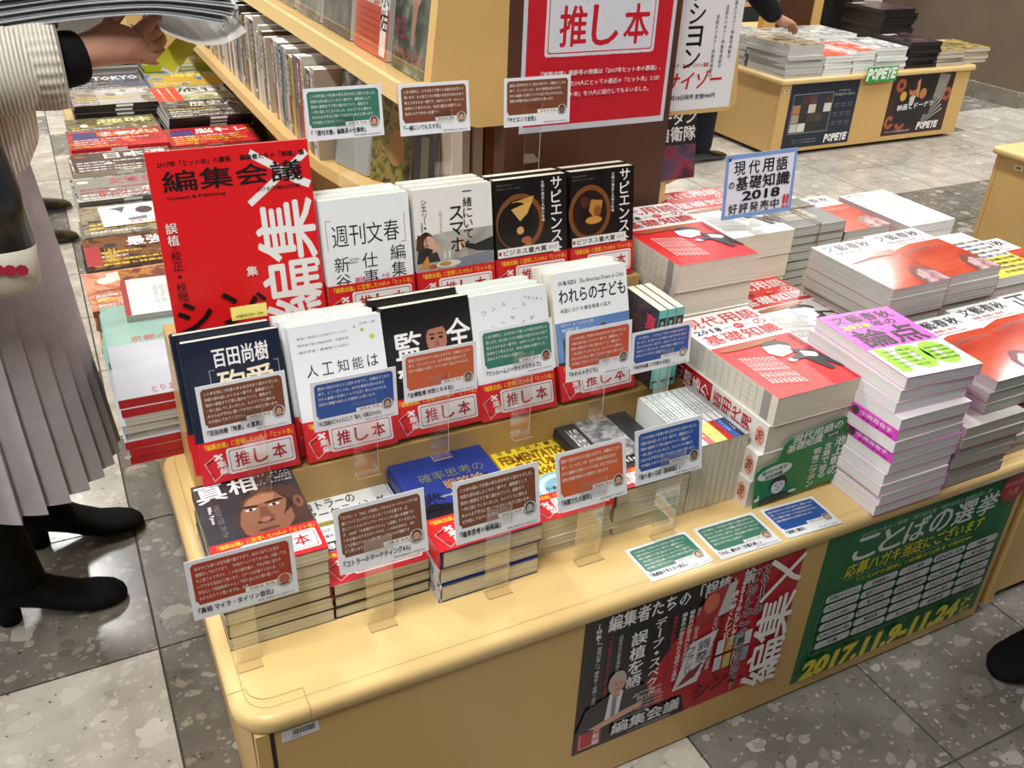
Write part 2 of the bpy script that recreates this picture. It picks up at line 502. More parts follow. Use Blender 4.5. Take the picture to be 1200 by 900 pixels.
def island(name, label, x0, y0, x1, y1, H, kick=.022, r=.05, group=None, over=.02, fov=None):
    """laminate display island: top board with rounded edge strip, body panels, recessed plinth"""
    root = thing(name, label, 'display table', ((x0 + x1) / 2, y0, 0), (0, 0, 0), group)
    ox, oy = -(x0 + x1) / 2, -y0
    def P(b, nm): o = b.obj(nm, root); o.location = (ox, oy, 0); return o
    pr = lip_profile()
    path = []
    for cx, cy, a0 in ((x0 + r, y0 + r, 180), (x1 - r, y0 + r, 270), (x1 - r, y1 - r, 0), (x0 + r, y1 - r, 90)):
        for i in range(7):
            a = math.radians(a0 + 90 * i / 6); path.append((cx, cy, math.cos(a), math.sin(a)))
    rings = []
    n = len(path)
    b = MB(); vs = []; fs = []
    for cx, cy, c, s in path:
        for (u, z) in pr: vs.append((cx + (r + u) * c, cy + (r + u) * s, H + z))
    m_ = len(pr)
    for k in range(n):
        for i in range(m_ - 1):
            a_, b_ = k * m_ + i, ((k + 1) % n) * m_ + i
            fs.append((a_, b_, b_ + 1, a_ + 1))
    b.add(vs, fs, YELTOP, True); P(b, 'edge_strip')
    b = MB(); q = .0195
    pts = []
    for cx, cy, c, s in path: pts.append((cx + (r - q) * c, cy + (r - q) * s))
    b.prism(pts, H - .027, H, YELTOP); P(b, 'top_board')
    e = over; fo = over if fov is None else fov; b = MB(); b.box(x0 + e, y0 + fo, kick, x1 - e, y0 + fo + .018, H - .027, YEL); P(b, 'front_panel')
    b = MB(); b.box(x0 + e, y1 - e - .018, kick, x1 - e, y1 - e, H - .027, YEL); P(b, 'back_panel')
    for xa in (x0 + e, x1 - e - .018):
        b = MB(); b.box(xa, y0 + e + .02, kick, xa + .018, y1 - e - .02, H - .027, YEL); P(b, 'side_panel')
    b = MB(); b.box(x0 + .06, y0 + .06, 0, x1 - .06, y1 - .06, kick, mat('#3b3228', .7)); P(b, 'plinth')
    return root, P


front, FP = island('display_table', 'yellow laminate display table in the foreground with rounded front corner', .061, .790, 1.537, 1.44, .40, kick=.005, fov=.004)
# corner seam, vertical dark gap and label sticker on its front panel
b = MB(); b.box(.098, .7935, .01, .1035, .7955, .372, '#2a1c10'); FP(b, 'corner_gap')
b = MB(); sh = mat('#a07b42', .6)
b.box(.150, .792, .3998, .1508, .8235, .4003, sh); b.box(.061, .851, .3998, .083, .8518, .4003, sh)
for i in range(7):
    a0 = math.radians(180 + 90 * i / 7); a1 = math.radians(180 + 90 * (i + 1) / 7); rr_ = .028
    x_, y_ = .111 + rr_ * math.cos(a0), .852 + rr_ * math.sin(a0); x2, y2 = .111 + rr_ * math.cos(a1), .852 + rr_ * math.sin(a1)
    b.add([(x_, y_, .4004), (x2, y2, .4004), (x2 + .0008, y2 + .0008, .4004), (x_ + .0008, y_ + .0008, .4004)], [(0, 1, 2, 3)], sh)
b.box(.111, .8235, .3998, .1508, .8243, .4003, sh)
b.box(.1502, .7898, .373, .1508, .7903, .40, sh)
FP(b, 'corner_seam')
a = Art(); a.rect(0, 0, .048, .020, '#dcdcd8')
xx = .014
random.seed(3)
while xx < .042:
    ww = random.choice((.0006, .001, .0014)); a.rect(xx, .008, xx + ww, .0175, '#333338'); xx += ww + random.choice((.0006, .001))
a.txt('21-0308', .012, .003, .024, .0065, '#333338')
b = MB(); b.box(.112, .7933, .349, .160, .7945, .369, '#dcdcd8'); a.emit(b, Matrix(((1, 0, 0, .112), (0, 0, -1, .7933), (0, 1, 0, .349), (0, 0, 0, 1)))); FP(b, 'barcode_sticker')
# low risers on its top, behind the lying books
r1 = tag(MB.obj((lambda b: (b.box(.118, 1.112, .40, .935, 1.285, .525, wood('riser_laminate', '#b4935a', '#bd9b60', .35)), b)[1])(MB()), 'display_riser'), 'low tan riser board carrying the middle row of leaning books', 'riser')
r1b = MB(); r1b.box(.118, 1.127, .5252, .935, 1.1285, .5256, '#5a4526'); o = r1b.obj('board_joint', r1)
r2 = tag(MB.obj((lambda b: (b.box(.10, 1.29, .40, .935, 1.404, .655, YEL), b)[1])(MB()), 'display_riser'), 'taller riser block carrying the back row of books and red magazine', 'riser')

right, RP = island('display_table', 'yellow laminate display table extension under the monthly magazine stacks at right', 1.5375, .790, 2.02, 1.72, .40, r=.012, fov=.02)
b = MB(); b.box(1.545, .793, .02, 1.563, .815, .37, YEL); RP(b, 'end_board')
back_t, BP = island('display_table', 'yellow display table behind the reference annuals, mostly hidden by them', 1.15, 1.4405, 1.537, 1.615, .40, r=.01)
left_t, LP = island('display_table', 'long low table of magazine stacks along the bookshelf', .060, 1.4405, .60, 4.75, .40, r=.03)
far, FRP = island('display_island', 'far yellow island with two dark posters on its front panel', 3.30, 3.555, 4.70, 5.1, .40, r=.02)
box, BXP = island('display_island', 'plain yellow island cut by the right edge of the view', 3.315, 1.2, 4.4, 2.345, .40, r=.02)
b = MB(); b.box(3.334, 2.20, .335, 3.335, 2.235, .352, '#e4e0d4'); b.box(3.3335, 2.208, .339, 3.3340, 2.228, .348, '#66625a'); BXP(b, 'label_sticker')
b = MB(); b.box(3.34, 3.5745, .33, 3.37, 3.575, .348, '#e4e0d4'); b.box(3.347, 3.574, .334, 3.363, 3.5745, .344, '#8a8578'); FRP(b, 'label_sticker')
fb2, FB2 = island('display_island', 'yellow cabinet at the far end behind the lifted magazine', .45, 5.4, 1.25, 6.2, .62, r=.02)
b = MB(); b.box(.60, 5.4, .42, .612, 5.421, .59, '#6d5328'); FB2(b, 'door_gap')
b = MB(); b.box(.70, 5.418, .50, .78, 5.42, .54, '#dcdcd8'); FB2(b, 'label_sticker')

# ------------------------------------------------------------------ tall bookshelf with its brown end column
shelf = thing('bookshelf', 'tall bookshelf behind the table: yellow rails, brown end column and ledge', 'bookshelf', (.93, 1.56, 0))
def SP(b, nm, par=None):
    o = b.obj(nm, shelf); o.location = (-.93, -1.56, 0); return o
b = MB(); b.box(.748, 1.50, 0, 1.112, 1.545, 2.05, BROWN); SP(b, 'end_column')
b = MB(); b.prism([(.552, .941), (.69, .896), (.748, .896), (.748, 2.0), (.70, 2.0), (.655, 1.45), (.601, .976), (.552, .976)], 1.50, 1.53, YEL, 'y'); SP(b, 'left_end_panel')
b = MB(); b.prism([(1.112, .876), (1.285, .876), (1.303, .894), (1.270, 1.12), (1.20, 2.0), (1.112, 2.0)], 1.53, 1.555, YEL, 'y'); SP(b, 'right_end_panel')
b = MB(); b.box(.551, 1.531, .941, .562, 4.75, .976, YELTOP); b.box(.562, 1.531, .941, .799, 4.75, .953, YEL); SP(b, 'pocket_rail')  # board behind the rail extended back to keep light off the ledge books
b = MB(); b.box(.80, 1.80, .7005, 1.06, 4.75, 2.0, mat('#3a2a1e', .6)); SP(b, 'core_panel')
b = MB(); b.prism([(.66, .9531), (.672, .953), (.76, 2.0), (.748, 2.0)], 1.55, 4.75, BROWN, 'y'); SP(b, 'pocket_back')
b = MB()
led = [(.515, 4.75), (.515, 2.25), (.535, 2.02), (.575, 1.80), (.64, 1.66), (.73, 1.57), (.80, 1.547), (1.06, 1.547), (1.15, 1.56), (1.19, 1.585), (1.215, 1.62), (1.22, 1.66), (1.345, 1.72), (1.345, 4.75)]
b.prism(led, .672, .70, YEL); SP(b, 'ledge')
b = MB(); b.box(.675, 1.70, 0, 1.17, 4.7, .672, wood('base_brown', '#7b5733', '#87613b', .5)); SP(b, 'base')
b = MB(); b.add([(.604, 1.535, .978), (.604, 4.7, .978), (.680, 4.7, 1.60), (.680, 1.535, 1.60)], [(0, 1, 2, 3)], ACR); SP(b, 'clear_pocket_front')
for yy in (2.42, 3.32): b = MB(); b.box(.63, yy, .70, .80, yy + .022, .941, mat('#7a4f2c', .5)); SP(b, 'shelf_divider')
# face-out covers in the pocket (leaning back, facing left)
fc = [('#2f3a36', ['#131a18', '#2c3833', '#57685a', '#8d9886'], 'dark green magazine with a portrait, face-out in the pocket nearest the end', '女王 ファッションの', 0),
      ('#c9c6be', None, 'white and red book face-out in the pocket, second from the end', '偉人 村太郎', 1),
      ('#2b2c2e', ['#151719', '#35393c', '#5b6163'], 'black book face-out in the shelf pocket, third from the end', '話', 2),
      ('#3f4a50', ['#2a3238', '#566168', '#8a9494'], 'slate magazine face-out in the shelf pocket, fourth from the end', '特集', 3),
      ('#6f7f7c', ['#3f4b48', '#66736e', '#8f8a6c'], 'grey green magazine face-out in the shelf pocket, fifth from the end', '写真', 4),
      ('#454d4c', ['#30393a', '#5f6866', '#9aa08e'], 'dim grey magazine face-out in the shelf pocket, sixth from the end', '旅', 5),
      ('#7c8a90', ['#4a575d', '#737f82', '#8d938c'], 'pale blue magazine face-out in the pocket, farthest of them', '本', 6)]
for base, cols, lab, tx, k in fc:
    y = 1.56 + k * .235
    def art(a, w, h, cols=cols, base=base, tx=tx, k=k):
        if cols: a.rect(0, 0, w, h, photo('cover_photo_%d' % k, cols, 22, 3, .3, seed=k))
        if k == 0:
            a.ell(w * .5, h * .60, w * .17, h * .19, '#b08a72'); a.poly([(w * .43, h * .45), (w * .57, h * .45), (w * .52, h * .18), (w * .46, h * .18)], '#a5806a')
            a.poly([(w * .3, h * .7), (w * .36, h * .84), (w * .62, h * .84), (w * .68, h * .68), (w * .6, h * .76), (w * .4, h * .76)], '#2a2320')
            a.ell(w * .44, h * .63, w * .03, h * .01, '#3a2a22'); a.ell(w * .57, h * .63, w * .03, h * .01, '#3a2a22'); a.ell(w * .5, h * .51, w * .05, h * .012, '#8c4a44')
            a.txt('女王', w * .05, h * .2, w * .3, h * .34, '#8d1f2a', .02); a.txt('ファッションの', w * .05, h * .07, w * .8, h * .16, '#c23a3a', .01)
        elif k == 1:
            a.rect(0, 0, w, h * .33, '#c2513f'); a.vt('偉人村太郎', w * .62, h * .98, h * .13, '#c2434d', .02); a.ell(w * .25, h * .7, w * .14, h * .1, '#6e7b68'); a.rect(w * .15, h * .35, w * .35, h * .6, '#7d8a75')
            for q in range(6): a.rect(w * .08, h * (.05 + .045 * q), w * .92, h * (.06 + .045 * q), '#a33b30')
            a.rect(w * .78, h * .02, w * .95, h * .5, WHITE); a.vt('水佐', w * .865, h * .48, h * .15, BLACK, .02)
        else:
            a.vt(tx, w * .5, h * .95, h * .2, '#cfd2cc', .02)
    p = make_book('face_out_%d' % k, .205, .29, .012, base, art, PG_WHITE)
    put(p, 'magazine' if k != 1 else 'book', lab, 'magazine' if k != 1 else 'book', (.640, y + .215, .954), (math.radians(97 - 14), 0, math.radians(-90)), 'face-out titles in the shelf pocket')

# spines on the ledge
def nth(n):
    u = ['', 'first', 'second', 'third', 'fourth', 'fifth', 'sixth', 'seventh', 'eighth', 'ninth'] + ORD[9:19]
    if n < 20: return u[n]
    t = n // 10; w = ['twent', 'thirt', 'fort', 'fift', 'sixt', 'sevent', 'eight', 'ninet'][t - 2]
    return w + 'ieth' if n % 10 == 0 else w + 'y-' + u[n % 10]


sc = ['#a89c8c', '#b9b3a8', '#26272a', '#8f8058', '#c0bbb0', '#7d2229', '#5d605f', '#a5822c', '#3f2f25', '#ab9a96', '#646c72', '#1e2840', '#918c80', '#bdb8ae', '#743327', '#b8b2a2', '#4c3d28', '#aaa498']  # spine colours darkened to carry the shade of the shelf recess
sn = ['ivory', 'white', 'charcoal', 'sand', 'off-white', 'crimson', 'grey', 'mustard', 'brown', 'pinkish', 'blue-grey', 'navy', 'stone', 'white', 'rust', 'cream', 'olive-brown', 'pale']
random.seed(21)
y = 2.03; k = 0
while y < 3.9:
    if 2.42 < y < 2.48 or 3.32 < y < 3.38: y += .06
    t = random.uniform(.016, .034); i = k % len(sc)
    h = random.choice((.19, .21, .225, .2)); h = min(h, .232)
    def sart(a, L, tt, i=i):
        c = BLACK if sc[i] not in ('#26272a', '#7d2229', '#3f2f25', '#1e2840', '#743327', '#4c3d28') else WHITE
        q = L * .06
        s = min(tt * .6, L * .06)
        for ch in random.choice(('日本の歴史と人々', '月曜日の研究室', '世界を読む技術', '海と山の記録帖', '新しい経済入門')):
            a.txt(ch, q, tt * .2, q + s, tt * .2 + s, c, .01, rot=90); q += s * 1.15
        if random.random() < .3: a.rect(L * .86, tt * .3, L * .90, tt * .7, c)
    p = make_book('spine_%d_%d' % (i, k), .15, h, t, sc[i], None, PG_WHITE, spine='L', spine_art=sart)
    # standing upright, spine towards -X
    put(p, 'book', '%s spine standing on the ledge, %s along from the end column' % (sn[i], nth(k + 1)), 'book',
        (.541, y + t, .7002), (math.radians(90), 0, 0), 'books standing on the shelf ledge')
    y += t + .0015; k += 1
# face-out covers at the curved end of the ledge
for k, (x, yv, rz, bc, tx, lab, w, h) in enumerate([
    (.578, 2.005, -75, '#8f928f', '諸 吟', 'grey paperback face-out on the ledge behind the red magazine', .13, .20),
    (.612, 1.868, -58, '#4a4a3a', '', 'dark olive book face-out on the curved ledge end', .105, .19),
    (.672, 1.775, -40, '#5d5f6a', '', 'slate book with a pale round sticker standing on the curved ledge', .055, .18)]):
    def art(a, w, h, k=k):
        if k == 0: a.rect(0, h * .45, w, h, photo('ledge_a', ['#2a2d2b', '#6d716c', '#b5b7b0'], 30, 3)); a.txt('諸', w * .05, h * .5, w * .4, h * .75, WHITE, .04); a.txt('吟', w * .45, h * .48, w * .8, h * .85, WHITE, .02)
        if k == 1: a.rect(0, 0, w, h, photo('ledge_b', ['#33331f', '#5a5b2c', '#8c7a3a', '#2b2a22'], 45, 3)); a.ell(w * .62, h * .4, w * .2, h * .2, '#9a7340')
        if k == 2: a.ell(w * .4, h * .8, w * .14, h * .08, '#b73a45'); a.rect(w * .3, h * .1, w * .6, h * .6, '#8b9a8b')
    p = make_book('ledge_face_%d' % k, w, h, .010, bc, art, PG_WHITE)
    put(p, 'book', lab, 'book', (x, yv, .7005), (math.radians(80), 0, math.radians(rz)), None)
for k in range(9):
    cs = ['#e3dfd6', '#d4cfc4', '#8b5a3a', '#e9e4da', '#c8c1b0', '#39424c', '#dedad0', '#b9503a', '#d7d3ca'][k]
    t = .016 + .004 * (k % 3)
    p = make_book('end_spine_%d' % k, .13, .17 + .01 * (k % 2), t, cs, None, PG_WHITE, spine='L')
    put(p, 'book', '%s book standing spine out below the yellow end panel, %s from the left' % (['ivory', 'stone', 'tan', 'cream', 'sand', 'slate', 'pale', 'rust', 'grey'][k], nth(k + 1)), 'book', (.725 + .0245 * k, 1.64, .7005), (math.radians(90), 0, math.radians(90)), 'books below the yellow end panel')
# ------------------------------------------------------------------ cover designs
def face(a, cx, cy, r, skin='#c79a7c', hair='#231c1a', suit=None):
    if suit: a.poly([(cx - r * 1.6, cy - r * 2.2), (cx + r * 1.6, cy - r * 2.2), (cx + r * 1.1, cy - r * 1.2), (cx, cy - r * .9), (cx - r * 1.1, cy - r * 1.2)], suit)
    a.ell(cx, cy + r * .15, r * .88, r * 1.02, hair); a.ell(cx, cy - r * .1, r * .7, r * .92, skin)
    a.poly([(cx - r * .75, cy + r * .2), (cx - r * .6, cy + r * .85), (cx + r * .6, cy + r * .9), (cx + r * .75, cy + r * .2), (cx + r * .45, cy + r * .5), (cx - r * .3, cy + r * .55)], hair)
    for sx in (-1, 1):
        a.ell(cx + sx * r * .28, cy + r * .03, r * .12, r * .05, '#2a201c'); a.rect(cx + sx * r * .28 - r * .16, cy + r * .16, cx + sx * r * .28 + r * .16, cy + r * .21, '#2a201c')
    a.poly([(cx, cy), (cx + r * .12, cy - r * .3), (cx - r * .1, cy - r * .3)], '#a87a5e'); a.rect(cx - r * .2, cy - r * .56, cx + r * .2, cy - r * .49, '#8c4a40')


def c_tyson(a, w, h):
    a.rect(0, 0, w, h, photo('dark_studio', ['#2c2a2e', '#38353a', '#413c40'], 9, 2))
    X = lambda x: x * w; Y = lambda y: y * h
    a.poly([(X(.34), Y(.28)), (X(.30), Y(.45)), (X(.33), Y(.56)), (X(.42), Y(.72)), (X(.60), Y(.80)), (X(.84), Y(.80)), (X(1), Y(.70)), (X(1), Y(.28))], '#4a3129')
    a.poly([(X(.36), Y(.28)), (X(.33), Y(.45)), (X(.37), Y(.57)), (X(.45), Y(.70)), (X(.60), Y(.76)), (X(.74), Y(.74)), (X(.84), Y(.60)), (X(.84), Y(.40)), (X(.72), Y(.28))], '#8a5c46')
    a.poly([(X(.40), Y(.60)), (X(.48), Y(.70)), (X(.62), Y(.74)), (X(.74), Y(.71)), (X(.70), Y(.64)), (X(.54), Y(.63))], '#a57558')
    a.ell(X(.47), Y(.62), X(.09), Y(.014), '#2b1b16', rot=-8); a.ell(X(.71), Y(.63), X(.1), Y(.014), '#2b1b16', rot=4)
    a.ell(X(.47), Y(.585), X(.055), Y(.014), '#d8c7ba'); a.ell(X(.47), Y(.585), X(.02), Y(.014), '#1b1311')
    a.ell(X(.70), Y(.59), X(.055), Y(.014), '#d8c7ba'); a.ell(X(.70), Y(.59), X(.02), Y(.014), '#1b1311')
    a.poly([(X(.56), Y(.60)), (X(.52), Y(.46)), (X(.48), Y(.43)), (X(.56), Y(.405)), (X(.66), Y(.42)), (X(.66), Y(.46)), (X(.62), Y(.58))], '#6f4635')
    a.ell(X(.57), Y(.45), X(.05), Y(.025), '#9b6c52'); a.ell(X(.51), Y(.425), X(.02), Y(.008), '#24140f'); a.ell(X(.62), Y(.425), X(.02), Y(.008), '#24140f')
    a.ell(X(.57), Y(.345), X(.10), Y(.022), '#7d4a3f'); a.rect(X(.47), Y(.343), X(.67), Y(.350), '#2c1714')
    a.ell(X(.93), Y(.56), X(.045), Y(.07), '#7a4f3c'); a.ell(X(.93), Y(.56), X(.022), Y(.04), '#4d2f24')
    for q in range(4): a.pline([(X(.78 + .02 * q), Y(.70 - .03 * q)), (X(.84 + .01 * q), Y(.62 - .01 * q)), (X(.80 + .02 * q), Y(.52 + .01 * q)), (X(.76 + .03 * q), Y(.46 + .02 * q))], w * .012, '#33221c')
    a.poly([(0, Y(.30)), (X(.40), Y(.30)), (X(.36), Y(.33)), (X(.2), Y(.31))], '#2b2a2e')
    a.txt('真', X(.02), Y(.77), X(.30), Y(.985), WHITE, .02, res=3, rot=3); a.txt('相', X(.34), Y(.79), X(.60), Y(.975), WHITE, .02, res=3)
    a.txt('マイク・タイソン、', X(.60), Y(.93), X(.97), Y(.97), WHITE, .03); a.txt('ジョー・小泉 監訳', X(.74), Y(.895), X(.98), Y(.918), WHITE); a.txt('棚橋志行 訳', X(.80), Y(.865), X(.98), Y(.888), WHITE)
    a.txt('マイク・タイソン自伝', X(.60), Y(.825), X(.97), Y(.85), WHITE, .03)
    a.txt('Mike Tyson', X(-.04), Y(.60), X(.24), Y(.635), WHITE, .02, rot=-90); a.txt('UNDISPUTED TRUTH', X(-.09), Y(.52), X(.43), Y(.56), '#77747a', 0, rot=-90)


def c_kotler(a, w, h):
    a.rect(0, 0, w, h, '#e4e7e8')
    a.txt('コトラーの', w * .07, h * .82, w * .62, h * .92, BLACK, .015, res=3); a.txt('マーケティング', w * .07, h * .71, w * .92, h * .81, BLACK, .015, res=3)
    a.rect(w * .04, h * .62, w * .95, h * .67, '#a9a05a'); a.txt('スマートフォン時代の究極法則', w * .06, h * .625, w * .5, h * .66, BLACK, .01); a.txt('4.0', w * .55, h * .5, w * .95, h * .70, BLACK, .05)
    a.txt('フィリップ・コトラー', w * .06, h * .55, w * .4, h * .585, BLACK); a.txt('恩藏直人 監訳', w * .06, h * .49, w * .35, h * .52, BLACK)
    a.rect(0, h * .34, w * .6, h * .44, BLACK); a.txt('神様が説く', w * .04, h * .355, w * .45, h * .425, WHITE, .03)


def palm(a, cx, cy, s, c):
    for k in range(9):
        t = math.radians(-30 + 30 * k); a.poly([(cx, cy), (cx + s * math.cos(t), cy + s * math.sin(t) * .8), (cx + s * .75 * math.cos(t + .35), cy + s * .6 * math.sin(t + .35))], c)
    a.rect(cx - s * .05, cy - s * 2, cx + s * .05, cy, c)


def c_senryaku(a, w, h):
    a.rect(0, 0, w, h, '#1f3684'); a.rect(0, 0, w, h * .40, '#15181f')
    a.rect(w * .035, 0, w * .038, h, '#46609c')
    palm(a, w * .22, h * .52, w * .13, '#10131d'); palm(a, w * .80, h * .62, w * .10, '#10131d'); palm(a, w * .93, h * .55, w * .11, '#10131d')
    a.poly([(0, h * .40), (w * .15, h * .47), (w * .5, h * .41), (w * .85, h * .46), (w, h * .40)], '#10131d')
    a.txt('確率思考の', w * .20, h * .70, w * .88, h * .80, '#6b6f6c', .01, res=2); a.txt('戦略論', w * .40, h * .57, w * .82, h * .68, '#b0875f', .01, res=2)
    a.txt('USJでも実証された数学マーケティングの力', w * .30, h * .50, w * .85, h * .53, WHITE); a.txt('森岡 毅  今西聖貴', w * .45, h * .33, w * .85, h * .37, WHITE)


def c_hakko(a, w, h):
    a.rect(0, 0, w, h, '#f2d73a')
    for i, ch in enumerate('発酵文化人類学'): a.txt(ch, w * (.07 + .125 * i), h * .885, w * (.14 + .125 * i), h * .935, BLACK, .01)
    a.txt('FERMENTATION', w * .05, h * .74, w * .95, h * .86, '#8a5a1e', .03); a.txt('CULTURAL', w * .15, h * .63, w * .85, h * .73, '#8a5a1e', .03)
    a.txt('ANTHROPOLOGY', w * .05, h * .53, w * .95, h * .62, '#8a5a1e', .03)
    a.ell(w * .5, h * .33, w * .32, h * .20, '#8fc3d0', 32); a.ell(w * .5, h * .33, w * .27, h * .17, '#c6dfe2', 32); a.ell(w * .5, h * .33, w * .2, h * .125, '#7db6c6', 32); a.ell(w * .5, h * .33, w * .08, h * .05, WHITE)
    a.txt('小倉ヒラク', w * .3, h * .32, w * .7, h * .36, BLACK, .02)


def c_noki(a, w, h):
    a.rect(0, 0, w, h, '#37383b'); a.rect(w * .27, h * .30, w * .72, h, photo('snow_print', ['#55585a', '#8d9091', '#c9cbcb'], 60, 6))
    a.rect(w * .3, h * .28, w * .72, h * .38, '#16171a')
    for q in range(7): a.rect(w * (.33 + .05 * q), h * .30, w * (.355 + .05 * q), h * (.34 + .02 * (q % 2)), '#d9d6c8')
    a.txt('独り居の日記', w * .08, h * .5, w * .22, h * .9, WHITE, .01); a.ell(w * .85, h * .35, w * .03, h * .02, '#d8b84a')


def c_hyaku(a, w, h):
    a.rect(0, 0, w, h, '#172035')
    a.txt('百田尚樹', w * .30, h * .80, w * .86, h * .93, WHITE, .035, res=2)
    a.frame(w * .24, h * .36, w * .95, h * .79, w * .008, '#8f95a2'); a.rect(w * .30, h * .56, w * .9, h * .80, '#172035')
    a.txt('殉', w * .31, h * .57, w * .58, h * .77, '#efe6c4', .015, res=3); a.txt('愛', w * .60, h * .57, w * .88, h * .77, '#efe6c4', .015, res=3)
    a.rect(0, 0, w, h * .36, '#1b2438')


def c_jinko(a, w, h):
    a.rect(0, 0, w, h, '#e6ebee')
    for j, t in enumerate(('最強の将棋人工知能ポナンザは', '開発者が語る機械学習・深層学習', '強化学習・黒魔術とは何か')): a.txt(t, w * .08, h * (.90 - .05 * j), w * .62, h * (.92 - .05 * j), '#4d5a58')
    for x, y, r, c in ((.78, .90, .02, '#9ccf3c'), (.88, .84, .028, '#b6d84a'), (.70, .93, .012, '#6ebf8e')): a.ell(w * x, h * y, w * r, w * r, c)
    a.txt('山本一成', w * .76, h * .94, w * .93, h * .955, '#4d5a58')
    for i, ch in enumerate('人工知能は'): a.txt(ch, w * (.13 + .165 * i), h * .62, w * (.25 + .165 * i), h * .71, BLACK, .004, res=2)
    for i, ch in enumerate('どのように'): a.txt(ch, w * (.13 + .165 * i), h * .48, w * (.25 + .165 * i), h * .57, BLACK, .004, res=2)
    for i, ch in enumerate('して名人を'): a.txt(ch, w * (.13 + .165 * i), h * .36, w * (.25 + .165 * i), h * .44, BLACK, .004, res=2)


def c_kant(a, w, h):
    a.rect(0, 0, w, h, '#121212'); a.poly([(w * .42, h * .40), (w * .80, h * .40), (w * .76, h * .62), (w * .48, h * .62)], '#1f1c1b')
    a.ell(w * .57, h * .78, w * .14, h * .12, '#1b1412'); a.ell(w * .58, h * .71, w * .12, h * .125, '#a9715a'); a.poly([(w * .44, h * .74), (w * .46, h * .86), (w * .60, h * .90), (w * .70, h * .86), (w * .71, h * .76), (w * .66, h * .80), (w * .5, h * .79)], '#15100f')
    for sx in (.53, .63): a.ell(w * sx, h * .72, w * .025, h * .01, '#1b1210'); a.rect(w * (sx - .035), h * .745, w * (sx + .035), h * .755, '#1b1210')
    a.poly([(w * .58, h * .71), (w * .605, h * .66), (w * .555, h * .66)], '#8a5644'); a.rect(w * .54, h * .625, w * .62, h * .635, '#6b332c')
    a.txt('監', w * .10, h * .60, w * .40, h * .80, WHITE, .03, res=3); a.txt('督', w * .10, h * .36, w * .40, h * .56, WHITE, .03, res=3)
    a.txt('全', w * .70, h * .62, w * .98, h * .84, WHITE, .03, res=3); a.txt('裸', w * .70, h * .36, w * .98, h * .58, WHITE, .03, res=3)


def c_oner(a, w, h):
    a.rect(0, 0, w, h, '#dfe6e6')
    for j, t in enumerate(('ワンルーム', 'シーサイド', 'ステップ')):
        for i, ch in enumerate(t): x = .14 + .13 * i + .1 * j; y = .86 - .12 * j + .025 * ((i * 7) % 3 - 1); a.txt(ch, w * x, h * y, w * (x + .055), h * (y + .035), '#59656a', 0, rot=(i * 37) % 30 - 15)
    for i, ch in enumerate('DROPO'): a.txt(ch, w * (.7 + .05 * i), h * (.92 - .01 * i), w * (.73 + .05 * i), h * (.94 - .01 * i), '#7d888c')


def c_kids(a, w, h):
    a.rect(0, 0, w, h, '#e9eced'); a.rect(0, 0, w, h * .62, photo('sky_print', ['#4f6f9f', '#5b7fb2', '#6f91bd'], 8, 2))
    a.txt('OUR KIDS', w * .08, h * .90, w * .32, h * .935, BLACK, .03); a.txt('The American Dream in Crisis', w * .36, h * .90, w * .96, h * .935, BLACK, .01, shear=.2)
    a.txt('われらの子ども', w * .08, h * .76, w * .97, h * .87, BLACK, .03, res=3); a.txt('米国における機会格差の拡大', w * .08, h * .69, w * .76, h * .725, BLACK)
    a.txt('ロバート・D・パットナム 著', w * .08, h * .585, w * .5, h * .61, WHITE); a.txt('柴内康文 訳', w * .08, h * .545, w * .3, h * .57, WHITE)
    a.rect(w * .08, h * .40, w * .16, h * .49, '#4e4540'); a.ell(w * .12, h * .49, w * .05, h * .015, '#6b5f57'); a.rect(w * .085, h * .26, w * .095, h * .40, '#3d3632'); a.rect(w * .145, h * .26, w * .155, h * .40, '#3d3632')
    a.poly([(w * .38, h * .30), (w * .42, h * .47), (w * .62, h * .57), (w * .66, h * .30)], '#8a5a45'); a.poly([(w * .62, h * .57), (w * .66, h * .30), (w, h * .30), (w, h * .44), (w * .8, h * .5)], '#4a352c')
    for q in range(5): a.rect(w * (.70 + .06 * q), h * .40, w * (.73 + .06 * q), h * .45, '#2a211d')
    a.rect(0, 0, w, h * .31, '#2c2d33')


def c_shukan(a, w, h):
    a.rect(0, 0, w, h, '#e9eeef')
    for i, ch in enumerate('週刊文春'): a.txt(ch, w * (.10 + .195 * i), h * .62, w * (.28 + .195 * i), h * .79, BLACK, .004, res=3)
    for x, s in ((.03, 1), (.93, -1)): pass
    a.rect(w * .04, h * .60, w * .048, h * .84, '#d77a90'); a.rect(w * .04, h * .833, w * .10, h * .84, '#d77a90'); a.rect(w * .93, h * .60, w * .938, h * .84, '#d77a90'); a.rect(w * .88, h * .60, w * .938, h * .607, '#d77a90')
    a.vt('新谷学', w * .18, h * .545, h * .135, BLACK, .003, res=2); a.vt('仕事術', w * .50, h * .555, h * .14, BLACK, .003, res=2); a.vt('編集長の', w * .83, h * .59, h * .14, BLACK, .003, res=2)
    a.vt('裏側を', w * .34, h * .36, h * .05, '#d77a90', .01); a.vt('現役', w * .40, h * .36, h * .05, '#d77a90', .01); a.vt('人脈と', w * .64, h * .36, h * .035, '#c76a80'); a.vt('組織の', w * .69, h * .36, h * .035, '#c76a80')
    a.txt('「週刊文春」', w * .26, h * .50, w * .38, h * .52, '#777777'); a.txt('編集長', w * .26, h * .475, w * .36, h * .495, '#777777')


